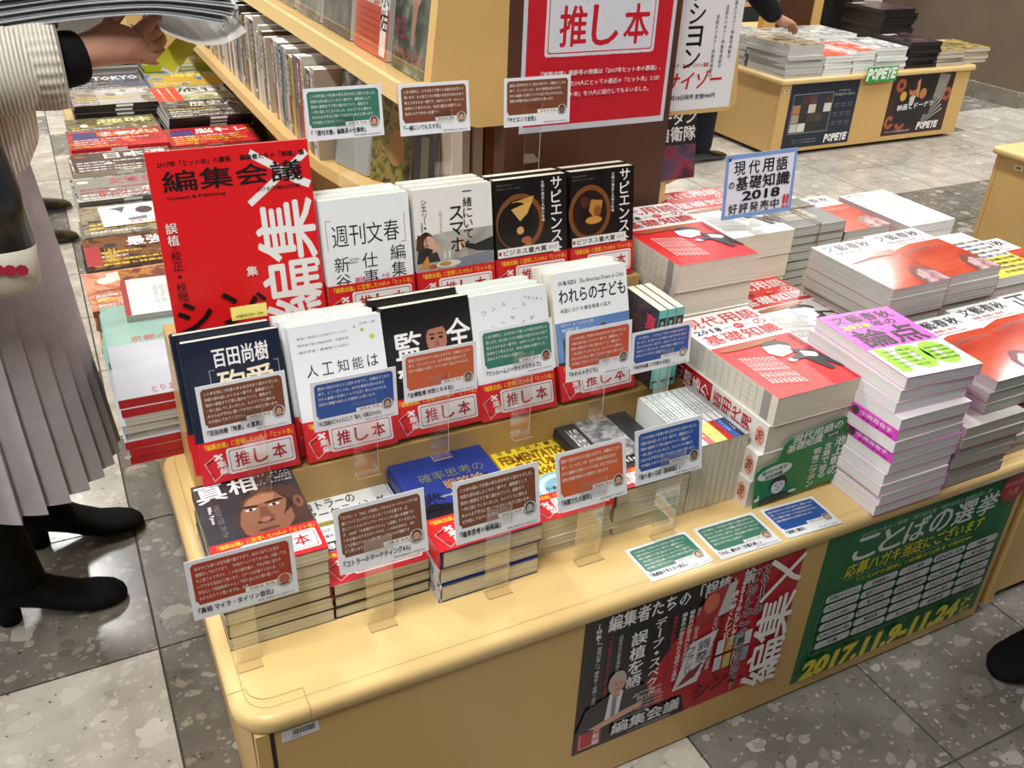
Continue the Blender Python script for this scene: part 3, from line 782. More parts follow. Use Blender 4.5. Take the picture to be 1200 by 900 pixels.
def c_sumaho(a, w, h):
    a.rect(0, 0, w, h, '#e6e4e0'); a.rect(0, h * .25, w, h * .63, photo('wall_print', ['#8f8a83', '#a8a39b', '#b9b4ac'], 25, 4)); a.rect(0, h * .25, w * .2, h * .63, '#a59f97')
    a.poly([(0, h * 0.629), (w * .42, h * 0.629), (0, h * 0.599)], '#e6e4e0')
    # woman biting into something, at the left
    a.ell(w * .13, h * 0.561, w * .10, h * .085, '#4b2f22'); a.ell(w * .17, h * 0.546, w * .07, h * .065, '#d0a58c'); a.poly([(0, h * 0.386), (w * .03, h * 0.508), (w * .14, h * 0.515), (w * .26, h * 0.477), (w * .30, h * 0.386)], '#2b2a2c')
    a.poly([(w * .2, h * 0.462), (w * .32, h * 0.477), (w * .28, h * 0.530), (w * .23, h * 0.538)], '#cfa38a'); a.poly([(w * .03, h * 0.629), (w * .0, h * 0.500), (w * .07, h * 0.500), (w * .1, h * 0.614)], '#4b2f22')
    a.poly([(w * .02, h * 0.340), (w * .14, h * 0.447), (w * .17, h * 0.340)], '#c98b3a')
    # arm with a roll reaching in from the right
    a.poly([(w, h * 0.538), (w * .75, h * 0.492), (w * .62, h * 0.515), (w * .6, h * 0.485), (w * .78, h * 0.432), (w, h * 0.416)], '#232427'); a.ell(w * .58, h * 0.508, w * .05, h * .055, '#c99878'); a.ell(w * .55, h * 0.492, w * .03, h * .03, '#e3cdb0')
    a.poly([(w * .45, h * 0.386), (w * .98, h * 0.416), (w, h * 0.325), (w * .5, h * 0.310)], '#77838f'); a.ell(w * .40, h * 0.356, w * .16, h * .03, '#d9d4cb'); a.ell(w * .36, h * 0.359, w * .08, h * .02, '#b98a4a'); a.ell(w * .2, h * 0.348, w * .05, h * .018, '#a8552e')
    a.ell(w * .42, h * 0.432, w * .012, h * .04, '#dfe1e0'); a.ell(w * .36, h * 0.428, w * .01, h * .035, '#dfe1e0')
    a.vt('一緒にいても', w * .68, h * .99, h * .088, BLACK, .005, res=2); a.vt('スマホ', w * .53, h * .84, h * .13, BLACK, .01, res=2); a.vt('シェリー・タークル', w * .13, h * .92, h * .052, BLACK, .003, res=2)
    a.vt('SNSとFTF', w * .33, h * .82, h * .028, '#c26a62'); a.vt('日暮雅通', w * .09, h * .73, h * .02, BLACK)


def c_sapiens(k):
    def f(a, w, h):
        a.rect(0, 0, w, h, '#14100f')
        cx = w * (.30 if k else .34)
        a.ell(cx, h * .62, w * .33, h * .25, '#7a4a22', 32); a.ell(cx, h * .62, w * .27, h * .205, '#2a160d', 32)
        if k == 0:
            a.poly([(cx - w * .1, h * .80), (cx + w * .2, h * .84), (cx + w * .12, h * .72), (cx + w * .02, h * .66), (cx - w * .1, h * .70)], '#c79a4c')
            a.poly([(cx - w * .22, h * .58), (cx + w * .05, h * .64), (cx + w * .04, h * .56), (cx + w * .1, h * .50), (cx - w * .02, h * .50)], '#b98b45'); a.ell(cx + w * .08, h * .42, w * .07, h * .04, '#b36a3a')
            a.ell(cx - w * .05, h * .60, w * .26, h * .2, '#14100f'); a.poly([(cx - w * .12, h * .74), (cx + w * .18, h * .80), (cx + w * .1, h * .69), (cx, h * .63)], '#d0a558')
            a.ell(cx, h * .55, w * .05, h * .035, '#cfa35a'); a.ell(cx + w * .08, h * .46, w * .07, h * .03, '#a9613a')
        else:
            a.ell(cx, h * .66, w * .17, h * .13, '#1b0f0a'); a.poly([(cx + w * .02, h * .74), (cx + w * .2, h * .72), (cx + w * .17, h * .6), (cx + w * .05, h * .58), (cx - w * .02, h * .64)], '#b67f3c')
            a.ell(cx + w * .06, h * .55, w * .13, h * .035, '#c98e42'); a.ell(cx + w * .12, h * .63, w * .06, h * .05, '#8a5426'); a.ell(cx - w * .08, h * .72, w * .07, h * .05, '#4a2a14')
        a.txt('Sapiens', w * .03, h * .945, w * .25, h * .965, '#7c7350'); a.txt('ユヴァル・ノア・ハラリ', w * .03, h * .915, w * .35, h * .93, '#9a9488')
        a.vt('サピエンス全史', w * .85, h * .985, h * .115, WHITE, .012, res=2); a.vt('文明の構造と人類の幸福', w * .66, h * .96, h * .032, WHITE, .004)
        a.rect(w * .02, h * .325, w * .88, h * .405, WHITE); a.txt('ビジネス書大賞', w * .10, h * .34, w * .70, h * .39, BLACK, .03); a.ell(w * .05, h * .365, w * .02, h * .02, '#b5343a'); a.txt('2017', w * .73, h * .35, w * .85, h * .38, BLACK)
    return f


def strokes(a, x0, y0, x1, y1, c, ch, bold=.03):
    a.txt(ch, x0, y0, x1, y1, c, bold, res=2)


def big_mark(a, x0, y0, x1, y1, c):
    """the slanted cross, then two large characters turned on their side"""
    w, h = x1 - x0, y1 - y0
    a.line(x0 - w * .05, y0 + h * .70, x1, y0 + h * .97, w * .11, c); a.pline([(x0 + w * .05, y0 + h * .99), (x0 + w * .45, y0 + h * .90), (x0 + w * .75, y0 + h * .82), (x1, y0 + h * .78)], w * .13, c)
    a.txt('集', x0 + (w - h * .36) / 2, y0 + h * .52 - w * .5, x0 + (w + h * .36) / 2, y0 + h * .52 + w * .5, c, .018, res=2, rot=90)
    a.txt('編', x0 + (w - h * .36) / 2, y0 + h * .15 - w * .5, x0 + (w + h * .36) / 2, y0 + h * .15 + w * .5, c, .018, res=2, rot=90)


def c_henshu(a, w, h):
    a.rect(0, 0, w, h, '#dd1c20')
    big_mark(a, w * .60, h * .10, w * .985, h * .965, WHITE)
    a.txt('2017年「ヒット本」の裏側', w * .06, h * .925, w * .50, h * .952, BLACK, .02); a.txt('編集者たちの「誤植」論', w * .56, h * .925, w * .97, h * .952, BLACK, .02)
    for i, ch in enumerate('編集会議'): a.txt(ch, w * (.075 + .222 * i), h * .805, w * (.275 + .222 * i), h * .905, BLACK, .012, res=3)
    a.txt('Content & Publishing', w * .08, h * .765, w * .44, h * .785, BLACK, .02); a.txt('2017 AUTUMN/WINTER', w * .64, h * .765, w * .92, h * .785, BLACK, .01)
    a.vt('誤植', w * .08, h * .66, h * .058, WHITE, .01); a.vt('は', w * .08, h * .54, h * .02, BLACK, 0); a.vt('校正・校閲', w * .08, h * .52, h * .052, BLACK, 0)
    a.txt('集', w * .50, h * .34, w * .57, h * .39, WHITE, .03)
    a.txt('シ', w * .03, h * .09, w * .24, h * .25, '#1c1315', .04, res=2); a.txt('ン', w * .31, h * .10, w * .54, h * .27, '#1c1315', .04, res=2); a.txt('、', w * .54, h * .2, w * .60, h * .25, '#1c1315', .05)


def gen_front(base):
    def f(a, w, h):
        other = '#dd2a2a' if base == 'w' else '#ececea'
        top = WHITE if base == 'w' else '#d8282c'; low = '#da2427' if base == 'w' else WHITE; ink = '#c9252b' if base == 'w' else WHITE
        a.rect(0, 0, w, h, low); a.rect(0, h * .60, w, h, top)
        for i, ch in enumerate('現代用語'): a.txt(ch, w * (.05 + .235 * i), h * .845, w * (.26 + .235 * i), h * .965, ink, .012, res=2)
        for i, ch in enumerate('の基礎知識'):
            if i == 0: a.txt(ch, w * .80, h * .76, w * .95, h * .83, ink, .01, res=2)
            else: a.txt(ch, w * (.06 + .235 * (i - 1)), h * .635, w * (.27 + .235 * (i - 1)), h * .745, ink, .012, res=2)
        a.txt('2018', w * .06, h * .765, w * .38, h * .82, BLACK if base == 'w' else '#8d1a1e', .01); a.ell(w * .60, h * .79, w * .06, h * .03, '#c9252b'); a.txt('創刊', w * .56, h * .78, w * .64, h * .80, WHITE)
        a.txt('創刊', w * .42, h * .78, w * .52, h * .80, '#777777'); a.txt('周年号', w * .68, h * .78, w * .78, h * .80, '#777777')
        a.ell(w * .42, h * .555, w * .37, h * .028, '#a3623a' if base == 'w' else '#a5714b', 28, 3)
        if base == 'w' or True:
            # cartoon man pointing, in a black suit
            hc = '#3a3d40'; fc_ = '#eef0f2'
            a.ell(w * .66, h * .49, w * .15, h * .055, hc, 20, -12); a.poly([(w * .50, h * .50), (w * .48, h * .42), (w * .56, h * .36), (w * .72, h * .38), (w * .78, h * .45), (w * .70, h * .49)], fc_)
            a.poly([(w * .73, h * .42), (w * .76, h * .30), (w * .98, h * .26), (w * .93, h * .38)], '#26262a'); a.poly([(w * .80, h * .38), (w * .95, h * .33), (w * .90, h * .28), (w * .78, h * .32)], '#dfe3e6')
            a.poly([(w * .76, h * .30), (w * .84, h * .14), (w * .90, h * .14), (w * .90, h * .24), (w * .99, h * .13), (w * 1.0, h * .15), (w * .98, h * .28)], '#26262a'); a.ell(w * .62, h * .31, w * .05, h * .022, fc_)
            a.poly([(w * .62, h * .33), (w * .75, h * .36), (w * .77, h * .30), (w * .64, h * .30)], '#26262a')
        tc = WHITE if base == 'w' else '#70757a'
        for q in range(8): a.vt('現代を読み解く言葉の事典', w * (.14 + .045 * q), h * (.44 - .008 * q), h * .026, tc, 0, pitch=.98)
        a.vt('特集言葉で辿る戦後ニッポン', w * .95, h * .57, h * .032, BLACK if base == 'w' else '#b0343a', .01)
    return f


def spch(a, ch, cu, cv, lu, lv, c):
    """one character turned on a lying spine: lu along the spine, lv across"""
    a.txt(ch, cu - lv / 2, cv - lu / 2, cu + lv / 2, cv + lu / 2, c, .012, rot=90)


def gen_spine(a, L, t):
    a.rect(0, 0, L, t, '#b4161e'); a.rect(L * .50, 0, L, t, '#dcd8d2')
    for i, ch in enumerate('の基礎知識'[::-1]): spch(a, ch, L * (.06 + .086 * i + .035), t * .52, L * .072, t * .62, WHITE)
    for i, ch in enumerate('現代用語'[::-1]): spch(a, ch, L * (.56 + .088 * i), t * .55, L * .075, t * .66, '#b4161e')
    a.txt('言葉で辿る戦後ニッポン', L * .52, t * .05, L * .84, t * .14, BLACK, .02)
    a.ell(L * .945, t * .5, L * .035, t * .34, '#d9a08e'); a.txt('70th', L * .905, t * .35, L * .985, t * .65, '#7c3a22', .04, rot=90)


def gen_edge(a, L, t):
    a.rect(0, 0, L, t, '#d0ccc0')
    for q in range(14): a.rect(L * (.05 + .06 * q), t * .08, L * (.053 + .06 * q), t * .95, '#a8a498')
    for q in range(5): a.rect(L * .04, t * (.15 + .17 * q), L * .9, t * (.16 + .17 * q), '#b4b0a4')
    a.rect(L * .885, t * .05, L * .945, t, '#8e8d8a')


def bunshun(kind):
    def f(a, w, h):
        if kind == 'pink':
            a.rect(0, 0, w, h, '#e65fce'); ink = '#241a25'
        else: a.rect(0, 0, w, h, '#e3e4e4'); ink = '#1a1a1c'
        for i, ch in enumerate('文藝春秋'): a.txt(ch, w * (.08 + .21 * i), h * .83, w * (.27 + .21 * i), h * .96, ink, .018, res=2, rot=(-4, 3, -2, 4)[i])
        if kind == 'pink':
            a.txt('2018', w * .08, h * .73, w * .46, h * .81, '#a7cf3e', .06); a.txt('年の', w * .50, h * .73, w * .82, h * .82, '#1f3522', .03, res=2)
            a.txt('論', w * .10, h * .45, w * .50, h * .71, '#26302a', .05, res=2); a.txt('点', w * .52, h * .45, w * .92, h * .71, '#26302a', .05, res=2)
            a.rect(0, 0, w, h * .42, WHITE); a.txt('100', w * .05, h * .07, w * .92, h * .42, '#9fd437', .07, res=3)
            for q in range(5): a.txt('小池百合子の野望と挫折', w * .12, h * (.12 + .055 * q), w * .48, h * (.145 + .055 * q), BLACK, .02)
            for q in range(4): a.txt('北朝鮮危機 日本経済', w * .62, h * (.14 + .055 * q), w * .9, h * (.165 + .055 * q), '#3a2a3c', .01)
        else:
            a.rect(w * .0, 0, w * 1.0, h * .70, photo('painting_red', ['#a6352a', '#c2452f', '#cf5b3d', '#b63d2d'], 9, 2, .12, (.6, 2.2, 1)))
            a.poly([(0, h * .70), (0, h * .62), (w * .4, h * .70)], '#e3e4e4')
            a.poly([(w * .55, 0), (w * .60, h * .20), (w * .74, h * .32), (w * .92, h * .30), (w, h * .20), (w, 0)], '#6d2a22'); a.poly([(w * .62, 0), (w * .68, h * .18), (w * .82, h * .26), (w, h * .18), (w, 0)], photo('painting_hand', ['#b58d93', '#d2b3b4', '#8e5f66'], 25, 2, .12))
            a.poly([(w * .1, h * .56), (w * .5, h * .62), (w * .92, h * .60), (w * .92, h * .57), (w * .5, h * .585), (w * .12, h * .53)], '#8f2d25')
            a.txt('特集 総理の条件', w * .12, h * .76, w * .70, h * .80, '#c4505a', .01); a.txt('芥川賞受賞作全文掲載', w * .16, h * .72, w * .8, h * .745, '#4a4a4c')
            a.txt('一月特別号', w * .25, h * .545, w * .6, h * .57, '#401614', .01, rot=3)
    return f


def bun_spine_pink(a, L, t):
    a.rect(0, 0, L, t, '#df49c5'); a.txt('文藝春秋', L * .03, t * .2, L * .22, t * .8, '#241a25', .05); a.txt('論点100', L * .24, t * .2, L * .42, t * .8, '#3c1b37', .04)
    a.rect(L * .45, t * .1, L * .56, t * .95, '#a5714b'); a.ell(L * .6, t * .5, L * .035, t * .4, '#4e4440'); a.txt('小池百合子', L * .65, t * .45, L * .95, t * .85, WHITE, .03); a.txt('オピニオン100', L * .67, t * .1, L * .96, t * .38, '#2e1230', .02)


def c_white(a, w, h):
    a.rect(0, 0, w, h, '#e6e6e4')
    random.seed(5)
    for q in range(9): a.txt('月刊総合雑誌特集号目次', w * .06, h * (.08 + .075 * q), w * (.5 + .4 * random.random()), h * (.11 + .075 * q), ('#9aa4b0', '#c98f94', '#8d9a94')[q % 3], 0)
    a.txt('ジャーナル', w * .3, h * .86, w * .9, h * .95, '#c8475a', .03); a.txt('昭和史の論点', w * .1, h * .93, w * .45, h * .97, '#555555', .02); a.ell(w * .62, h * .6, w * .2, h * .05, '#b8bfae')


def c_dark(a, w, h):
    a.rect(0, 0, w, h, '#34352f'); a.rect(0, h * .78, w, h, '#e2e2de'); a.txt('新潮', w * .1, h * .82, w * .6, h * .96, BLACK, .03)
    a.rect(w * .1, h * .2, w * .7, h * .6, photo('dark_print', ['#3b3a2c', '#5a5133', '#2c2d28'], 40, 3)); a.txt('THE GREAT HISTORY', w * .12, h * .3, w * .6, h * .36, '#a08a4a', .01)


def c_yellow(a, w, h):
    a.rect(0, 0, w, h, '#e8e6de'); a.rect(0, 0, w, h * .4, '#ead23c'); a.txt('正論', w * .05, h * .80, w * .40, h * .97, '#c3202a', .05)
    random.seed(6)
    for q in range(9): a.txt('総力特集北朝鮮と日本の選択', w * .35, h * (.06 + .085 * q), w * .96, h * (.11 + .085 * q), ('#20222a', '#284a8c', '#1f2a22')[q % 3], .03)
    a.poly([(w * .05, h * .6), (w * .3, h * .75), (w * .38, h * .5), (w * .2, h * .42)], '#6e7a5b')


def c_sei(a, w, h):
    a.rect(0, 0, w, h, '#e4e5e2'); a.txt('正', w * .05, h * .72, w * .42, h * .97, BLACK, .05, res=2); a.txt('論', w * .45, h * .72, w * .9, h * .97, BLACK, .05, res=2); a.rect(w * .1, h * .62, w * .9, h * .68, '#e08a2c')
    for q in range(5): a.txt('反日に屈するな日本', w * .1, h * (.1 + .1 * q), w * .9, h * (.16 + .1 * q), '#30343a', .03)
# ------------------------------------------------------------------ books on the front table
W, L = .141, .203
ty = make_book('tyson', W, L, .0215, '#2c2b2f', c_tyson, PG_CREAM, band=.062, spinec='#1d1d20')
tyr = make_book('tyson_r', W, L, .0215, '#1d1d20', None, PG_CREAM)
pile(ty, tyr, 6, .080, .922, .4002, .0217, 'paperback', 'black paperback in the boxer portrait pile at the front left corner', 'book', 'boxer biography pile', 0, .0015, w=W, h=L, jr=.6, alt=True)
kt = make_book('kotler', .142, .205, .0205, '#e4e7e8', c_kotler, PG_CREAM, hard=True, band=.068, spinec='#1a1a1c', back='#1a1a1c')
ktr = make_book('kotler_r', .142, .205, .0205, '#1a1a1c', None, PG_CREAM, hard=True, spinec='#1a1a1c')
pile(kt, ktr, 3, .222, .922, .4002, .0207, 'hardback', 'black-boarded hardback in the white-covered marketing pile', 'book', 'marketing book pile', 0, .002, w=.142, h=.205, jr=.5, alt=False)
se = make_book('senryaku', .158, .222, .031, '#1f3684', c_senryaku, PG_CREAM, hard=True, band=.072, spinec='#1b2f74', back='#1d2f66')
ser = make_book('senryaku_r', .158, .222, .031, '#1d2f66', None, PG_CREAM, hard=True, spinec='#d9dbe0', spine_art=lambda a, l, t: (a.rect(0, 0, l, t, '#c9ccd4'), a.txt('USJ', l * .8, t * .25, l * .93, t * .75, '#3a4c86', .03)))
pile(se, ser, 3, .368, .893, .4002, .0312, 'hardback', 'navy-boarded hardback in the blue strategy book pile', 'book', 'strategy book pile', 0, .002, w=.158, h=.222, jr=.4)
ha = make_book('hakko', .140, .205, .0165, '#f2d73a', c_hakko, PG_CREAM, band=.060, spinec='#f2d73a')
har = make_book('hakko_r', .140, .205, .0165, '#e9e1c8', None, PG_CREAM)
pile(ha, har, 4, .541, .922, .4002, .0167, 'paperback', 'paperback in the yellow-covered anthropology pile', 'book', 'anthropology book pile', math.radians(-1), .002, w=.14, h=.205, jr=.6)
no = make_book('noki', .141, .203, .0295, '#37383b', c_noki, PG_CREAM, hard=True, band=.045, spinec='#26272a', back='#c9c2a8')
nor = make_book('noki_r', .141, .203, .0295, '#c9c2a8', None, PG_CREAM, hard=True, spinec='#7d745c')
pile(no, nor, 3, .668, .918, .4002, .0297, 'hardback', 'hardback in the grey and black diary pile', 'book', 'diary book pile', 0, .003, w=.141, h=.203, jr=.8)

# books standing spine up in a row (fore-edge on the table)
row = [('#dfe6e2', 'white', '#d9dfdb'), ('#d0dad6', 'pale green', '#d9dfdb'), ('#dde5e3', 'white', '#c8232c'), ('#e2e8e6', 'white', '#ecdb4c'), ('#d6dedb', 'pale grey', '#efe05a'), ('#e4e8e6', 'white', '#d0262c'), ('#dbe2df', 'white', '#2f62b8'), ('#e2e5e4', 'white', '#1e2b4a'), ('#aab2b6', 'grey', '#aab2b6')]
bands = ['no band', 'no band', 'a red band', 'a yellow band', 'a pale yellow band', 'a bright red band', 'a blue band', 'a dark navy band', 'no band']
x = .8125
for k, (c, nm, oc) in enumerate(row):
    t = .0124 if k < 7 else .0085
    def sa(a, l, tt, oc=oc, nm=nm):
        a.rect(l * .66, 0, l, tt, oc); a.txt('詩と日記の読書 独り居', l * .08, tt * .3, l * .52, tt * .7, '#4a5658', .01)
        a.txt('ちくま文庫', l * .70, tt * .3, l * .88, tt * .68, '#3a4245' if oc[1] in 'de' else WHITE, .01)
    p = make_book('row_%d' % k, .130, .165, t, c, None, PG_CREAM, spine='L', spine_art=sa)
    put(p, 'book', '%s spine-up book with %s beside the annuals, %s from the left' % (nm, bands[k], nth(k + 1)), 'book', (x, .9195, .4005 + .130), (0, math.radians(90), 0), 'slim books standing spine up')
    x += t + .0005

# middle row, leaning back on the low riser
def leanpile(key, w, h, t, cover, art, n, x, tilt, what, group, y0=1.112, z0=.5257, dx=-.006, hard=False, spinec=None, pg=None, band=.062, name='book'):
    p = make_book(key, w, h, t, cover, art, pg or PG_IVORY, hard=hard, band=band, spinec=spinec)
    q = math.radians(90 - tilt)
    for k in range(n):
        lab = what + ('' if n == 1 else (', front copy' if k == 0 else ', %s copy' % nth(k + 1)))
        # the cover face passes through (y0, z0); the body lies behind it
        d = (t + .0016) * (k + 1)
        yy = y0 + d / math.cos(q) ; zz = z0
        # back lower edge would sink by t*sin(q): slide down along the face is avoided by lifting nothing, base edge is the lowest point
        put(p, name, lab, 'book', (x + dx * k, yy + 0.0, zz), (math.radians(tilt), 0, 0), group)


MID = [
    ('hyaku', .137, .206, .025, '#172035', c_hyaku, 2, .100, 72, 'navy book with a tall white and cream title leaning at the left end', True, '#172035'),
    ('jinko', .140, .205, .018, '#e6ebee', c_jinko, 3, .249, 72, 'white book with widely spaced black title leaning on the low riser', False, '#e6ebee'),
    ('kant', .142, .205, .031, '#121212', c_kant, 2, .391, 72, "black book with a man's face between two white characters", True, '#121212'),
    ('oner', .137, .205, .018, '#dfe6e6', c_oner, 3, .534, 72, 'pale grey-green book with small scattered lettering leaning on the riser', False, '#dfe6e6'),
    ('kids', .144, .216, .027, '#e9eced', c_kids, 2, .681, 72, 'book with white top and blue sky photo leaning on riser', False, '#e9e7da')]
for key, w, h, t, c, art, n, x, tilt, what, hard, sp in MID:
    leanpile(key, w, h, t, c, art, n, x, tilt, what, 'copies: ' + what.split(' leaning')[0].split(' between')[0], hard=hard, spinec=sp)
BACK = [
    ('shuk', .145, .198, .018, '#e9eeef', c_shukan, 3, .348, 81, 'white book with large brush-like title and pink brackets, back row'),
    ('suma', .140, .198, .018, '#e6e4e0', c_sumaho, 3, .500, 81, 'white book with a photo of people eating, back row'),
    ('sap0', .139, .197, .022, '#14100f', c_sapiens(0), 2, .645, 81, 'black book with golden figure in ring, back row'),
    ('sap1', .131, .197, .022, '#14100f', c_sapiens(1), 2, .792, 81, 'black book with amber face in ring, back row by the column')]
for key, w, h, t, c, art, n, x, tilt, what in BACK:
    leanpile(key, w, h, t, c, art, n, x, tilt, what, 'copies: ' + what.split(', back')[0], y0=1.297, z0=.6557, band=.062, dx=-.004)
leanpile('henshu', .230, .294, .008, '#dd1c20', c_henshu, 1, .111, 81, 'large glossy red magazine with black and white slanted title at the left', None, y0=1.297, z0=.6557, band=0, name='magazine', pg=PG_WHITE)
b = MB(); a = Art(); a.rect(0, 0, .052, .02, '#f0e27a'); a.txt('★編集者必読の一冊★', .006, .003, .046, .008, BLACK, .01)
b.box(0, 0, 0, .052, .02, .0006, '#f0e27a'); a.emit(b, Matrix.Translation((0, 0, .0006)))
o = b.obj('price_slip'); o.location = (.185, 1.245, .7195); o.rotation_euler = (math.radians(80), 0, 0)
tag(o, 'small yellow slip poking up over the navy book in front of the red magazine', 'paper slip')

# three slim teal-spined volumes, spine forward, at the right end of the middle row
def teal(a, l, t):
    a.rect(0, 0, l, t, '#6fcfc6'); a.rect(l * .10, t * .06, l * .38, t * .94, '#143a35'); a.txt('米沢穂信', l * .14, t * .3, l * .34, t * .7, '#e4e6d2', .03)
    a.txt('真実の', l * .55, t * .3, l * .70, t * .7, BLACK, .01); a.rect(l * .90, t * .2, l * .93, t * .8, BLACK)
def teal_side(a, w, h):
    a.rect(0, 0, w, h, photo('teal_side', ['#1e2330', '#3b3c48', '#5b3f3a'], 30, 3)); a.vt('真実の', w * .8, h * .9, h * .22, '#d6405a', .05)
p = make_book('teal', .105, .152, .0165, '#2b2f3b', teal_side, PG_IVORY, spine='R', spinec='#6fcfc6', spine_art=None)
tb = MB(); aa = Art(); teal(aa, .152, .0165)
M_ = Matrix(((0, 0, 1, .10501), (-1, 0, 0, .152), (0, -1, 0, .0165), (0, 0, 0, 1)))
aa.emit(tb, M_); tm = tb.mesh('spine_label')
for k in range(3):
    # upright: spine (x = w side) turned to the viewer
    r = put(p, 'book', 'slim teal-spined volume with dark green label beside the annuals, %s from the left' % nth(k + 1), 'book', (.868 + .0175 * k, 1.212, .5257), (math.radians(90), 0, math.radians(-90)), 'teal-spined volumes')
    link('spine_label', tm, r)

# ------------------------------------------------------------------ recommendation cards on clear stands
LINES = {
 'tys': ['あまりにも凄く人生を駆け抜けすぎて、あるいはそこに至る', '価値をしてなさすぎて、「中身がついてきてない人」は揃ってみ', 'もと思うんですけど、この本は最大級の、それが目の当たり', 'いてできる自伝だと思います。スケールが違うとはいえ、この', '手引として岡田准美ちゃんって何であんなに落ち着いてい', 'れるんだろうと思いますね、永遠。'],
 'kot': ['「スマホ」と「SNS」が普及してからのマーケティングの変', '遷についてコンパクトにまとまっている名著です。広', '告とソーシャルメディアマーケティングの違いを理解でき', 'ず、SNSを「お客様がやるもの」と認識している方にも、', 'いる企業はまだまだ多いですが、この本を読めば、SNS', '上で企業はどのように振る舞うべきなのかが理解でき', 'ると思います。'],
 'gen': ['この本を読んで仕事の考え方が大きく変わりました。', '何度も読み返したくなる一冊です。編集者として', '取材の裏側まで丁寧に描かれていて、最後まで', '一気に読んでしまいました。ものづくりに関わる', '人なら必ず手元に置いておきたい本だと思います。', 'ぜひ読んでみてください。'],
 'gen2': ['いまの時代に、スマホをどう使うのか悩む人が多いと', '思います。人と会うときの時間の大切さをあらためて', '考えさせられる一冊です。SNSやインターネットの', '未来をどう考えるのか、本当に面白い内容でした。', '友人にもすすめたい名著です。'],
 'gen3': ['歴史の見方ががらりと変わる本です。人類はどこから', '来て、どこへ行くのか。壮大な物語を読みながら', '日々の編集の仕事についても深く考えさせられる。', '知的な興奮を味わえる傑作だと思います。'],
}
ROWS = {'#a93f2c': 'rust red', '#7b4a33': 'brown', '#2c55a0': 'blue', '#c8623c': 'orange', '#3d7a66': 'green', '#c4553c': 'orange-red'}


def card_art(a, w, h, c, lines, title, cap='', skin='#c79a7c', hair='#2a2220', tail='編集者 推薦', rounded=True):
    lm = h * .065
    a.poly([(lm * 1.6, h * .245), (w - lm * 1.6, h * .245), (w - lm * 1.4, h * .30), (w - lm, h * .31), (w - lm, h - lm * 1.7), (w - lm * 1.6, h - lm), (lm * 1.6, h - lm), (lm, h - lm * 1.7), (lm, h * .31), (lm * 1.4, h * .30)], c)
    n = len(lines); top = h * .88; pitch = min(h * .105, h * .60 / n)
    for i, t in enumerate(lines):
        full = w * .84; ww = full * min(1, len(t) / max(len(q) for q in lines))
        a.txt(t, w * .08, top - pitch * i - pitch * .62, w * .08 + ww, top - pitch * i, '#efece4', .012)
    a.rect(w * .50, h * .25, w * .82, h * .325, '#f0eeea'); a.txt(tail, w * .54, h * .265, w * .78, h * .31, '#7a5a50')
    cx, cy, r = w * .875, h * .285, h * .115
    a.ell(cx, cy, r, r, '#b9b4ae', 20); a.ell(cx, cy + r * .12, r * .62, r * .75, hair, 14); a.ell(cx, cy - r * .02, r * .46, r * .62, skin, 14); a.poly([(cx - r * .7, cy - r * .68), (cx + r * .7, cy - r * .68), (cx + r * .4, cy - r * .5), (cx - r * .4, cy - r * .5)], '#3c3f4a')
    a.txt(title, w * .05, h * .10, w * (.05 + min(.74, .047 * len(title))), h * .20, BLACK, .03)
    a.txt(cap or '著者 編集部 訳 出版社刊', w * .60, h * .035, w * .95, h * .065, '#44464a')


def pop(label, x, z, w, h, y, tilt, rz, c, lines, title, foot=None, strip=.03, sx=None, skin='#c79a7c', hair='#2a2220', cat='card', name='recommendation_card', up=0.0):
    """card on a clear acrylic strip whose foot rests at z = foot (world)"""
    fz = foot
    root = thing(name, label, cat, (x, y, fz), (0, 0, 0), 'recommendation cards')
    b = MB(); b.box(0, 0, -.0008, w, h, 0, '#e6e9ee'); a = Art(); card_art(a, w, h, c, lines, title, skin=skin, hair=hair); a.emit(b)
    o = b.obj('card', root); o.location = (0, -.002, z - fz); o.rotation_euler = (math.radians(tilt), 0, math.radians(rz))
    b = MB(); s = sx if sx is not None else w * .32; top = z - fz + h * .45
    b.box(s, 0, .001, s + strip, .0012, top, ACR)
    b.box(s, -.016, 0, s + strip, .0012, .0012, ACR)
    b.box(s, -.0164, 0, s + strip, -.016, .0016, ACR_EDGE)
    b.box(s - .0003, -.016, 0, s, 0, .0014, ACR_EDGE); b.box(s + strip, -.0002, .001, s + strip + .0003, .0012, top, mat('#cfcabd', .2))
    b.obj('clear_stand', root)
    return root


pop('rust-red handwritten card before the boxer portrait pile at the front left', .042, .497, .130, .089, .895, 86, 0, '#a93f2c', LINES['tys'], '『真相 マイク・タイソン自伝』', .4004, .032, .040, hair='#b8502c', skin='#b8624c')
pop('brown handwritten card in front of the white-covered marketing pile', .2265, .505, .124, .096, .893, 80, 0, '#7b4a33', LINES['kot'], '『コトラーのマーケティング4.0』', .4004, .038, .034)
pop('brown handwritten card in front of the blue strategy book pile', .388, .506, .130, .096, .885, 80, 0, '#7b4a33', LINES['gen'], '『確率思考の戦略論』', .4004, .038, .046, hair='#15161a', skin='#aab0b4')
pop('orange handwritten card in front of the yellow anthropology pile', .552, .504, .118, .092, .893, 76, 0, '#c8623c', LINES['gen3'], '『発酵文化人類学』', .4004, .045, .035)
pop('blue handwritten card in front of the diary pile and pale upright books', .684, .513, .122, .089, .893, 78, 0, '#2c55a0', LINES['gen'], '『独り居の日記【新装版】』', .4004, .045, .042, skin='#8c6a58')
pop('brown handwritten card in front of the navy book at the left', .103, .636, .117, .080, 1.070, 82, 1, '#7b4a33', LINES['gen'], '『百田尚樹「殉愛」の真実』', .5257, .03, .05)
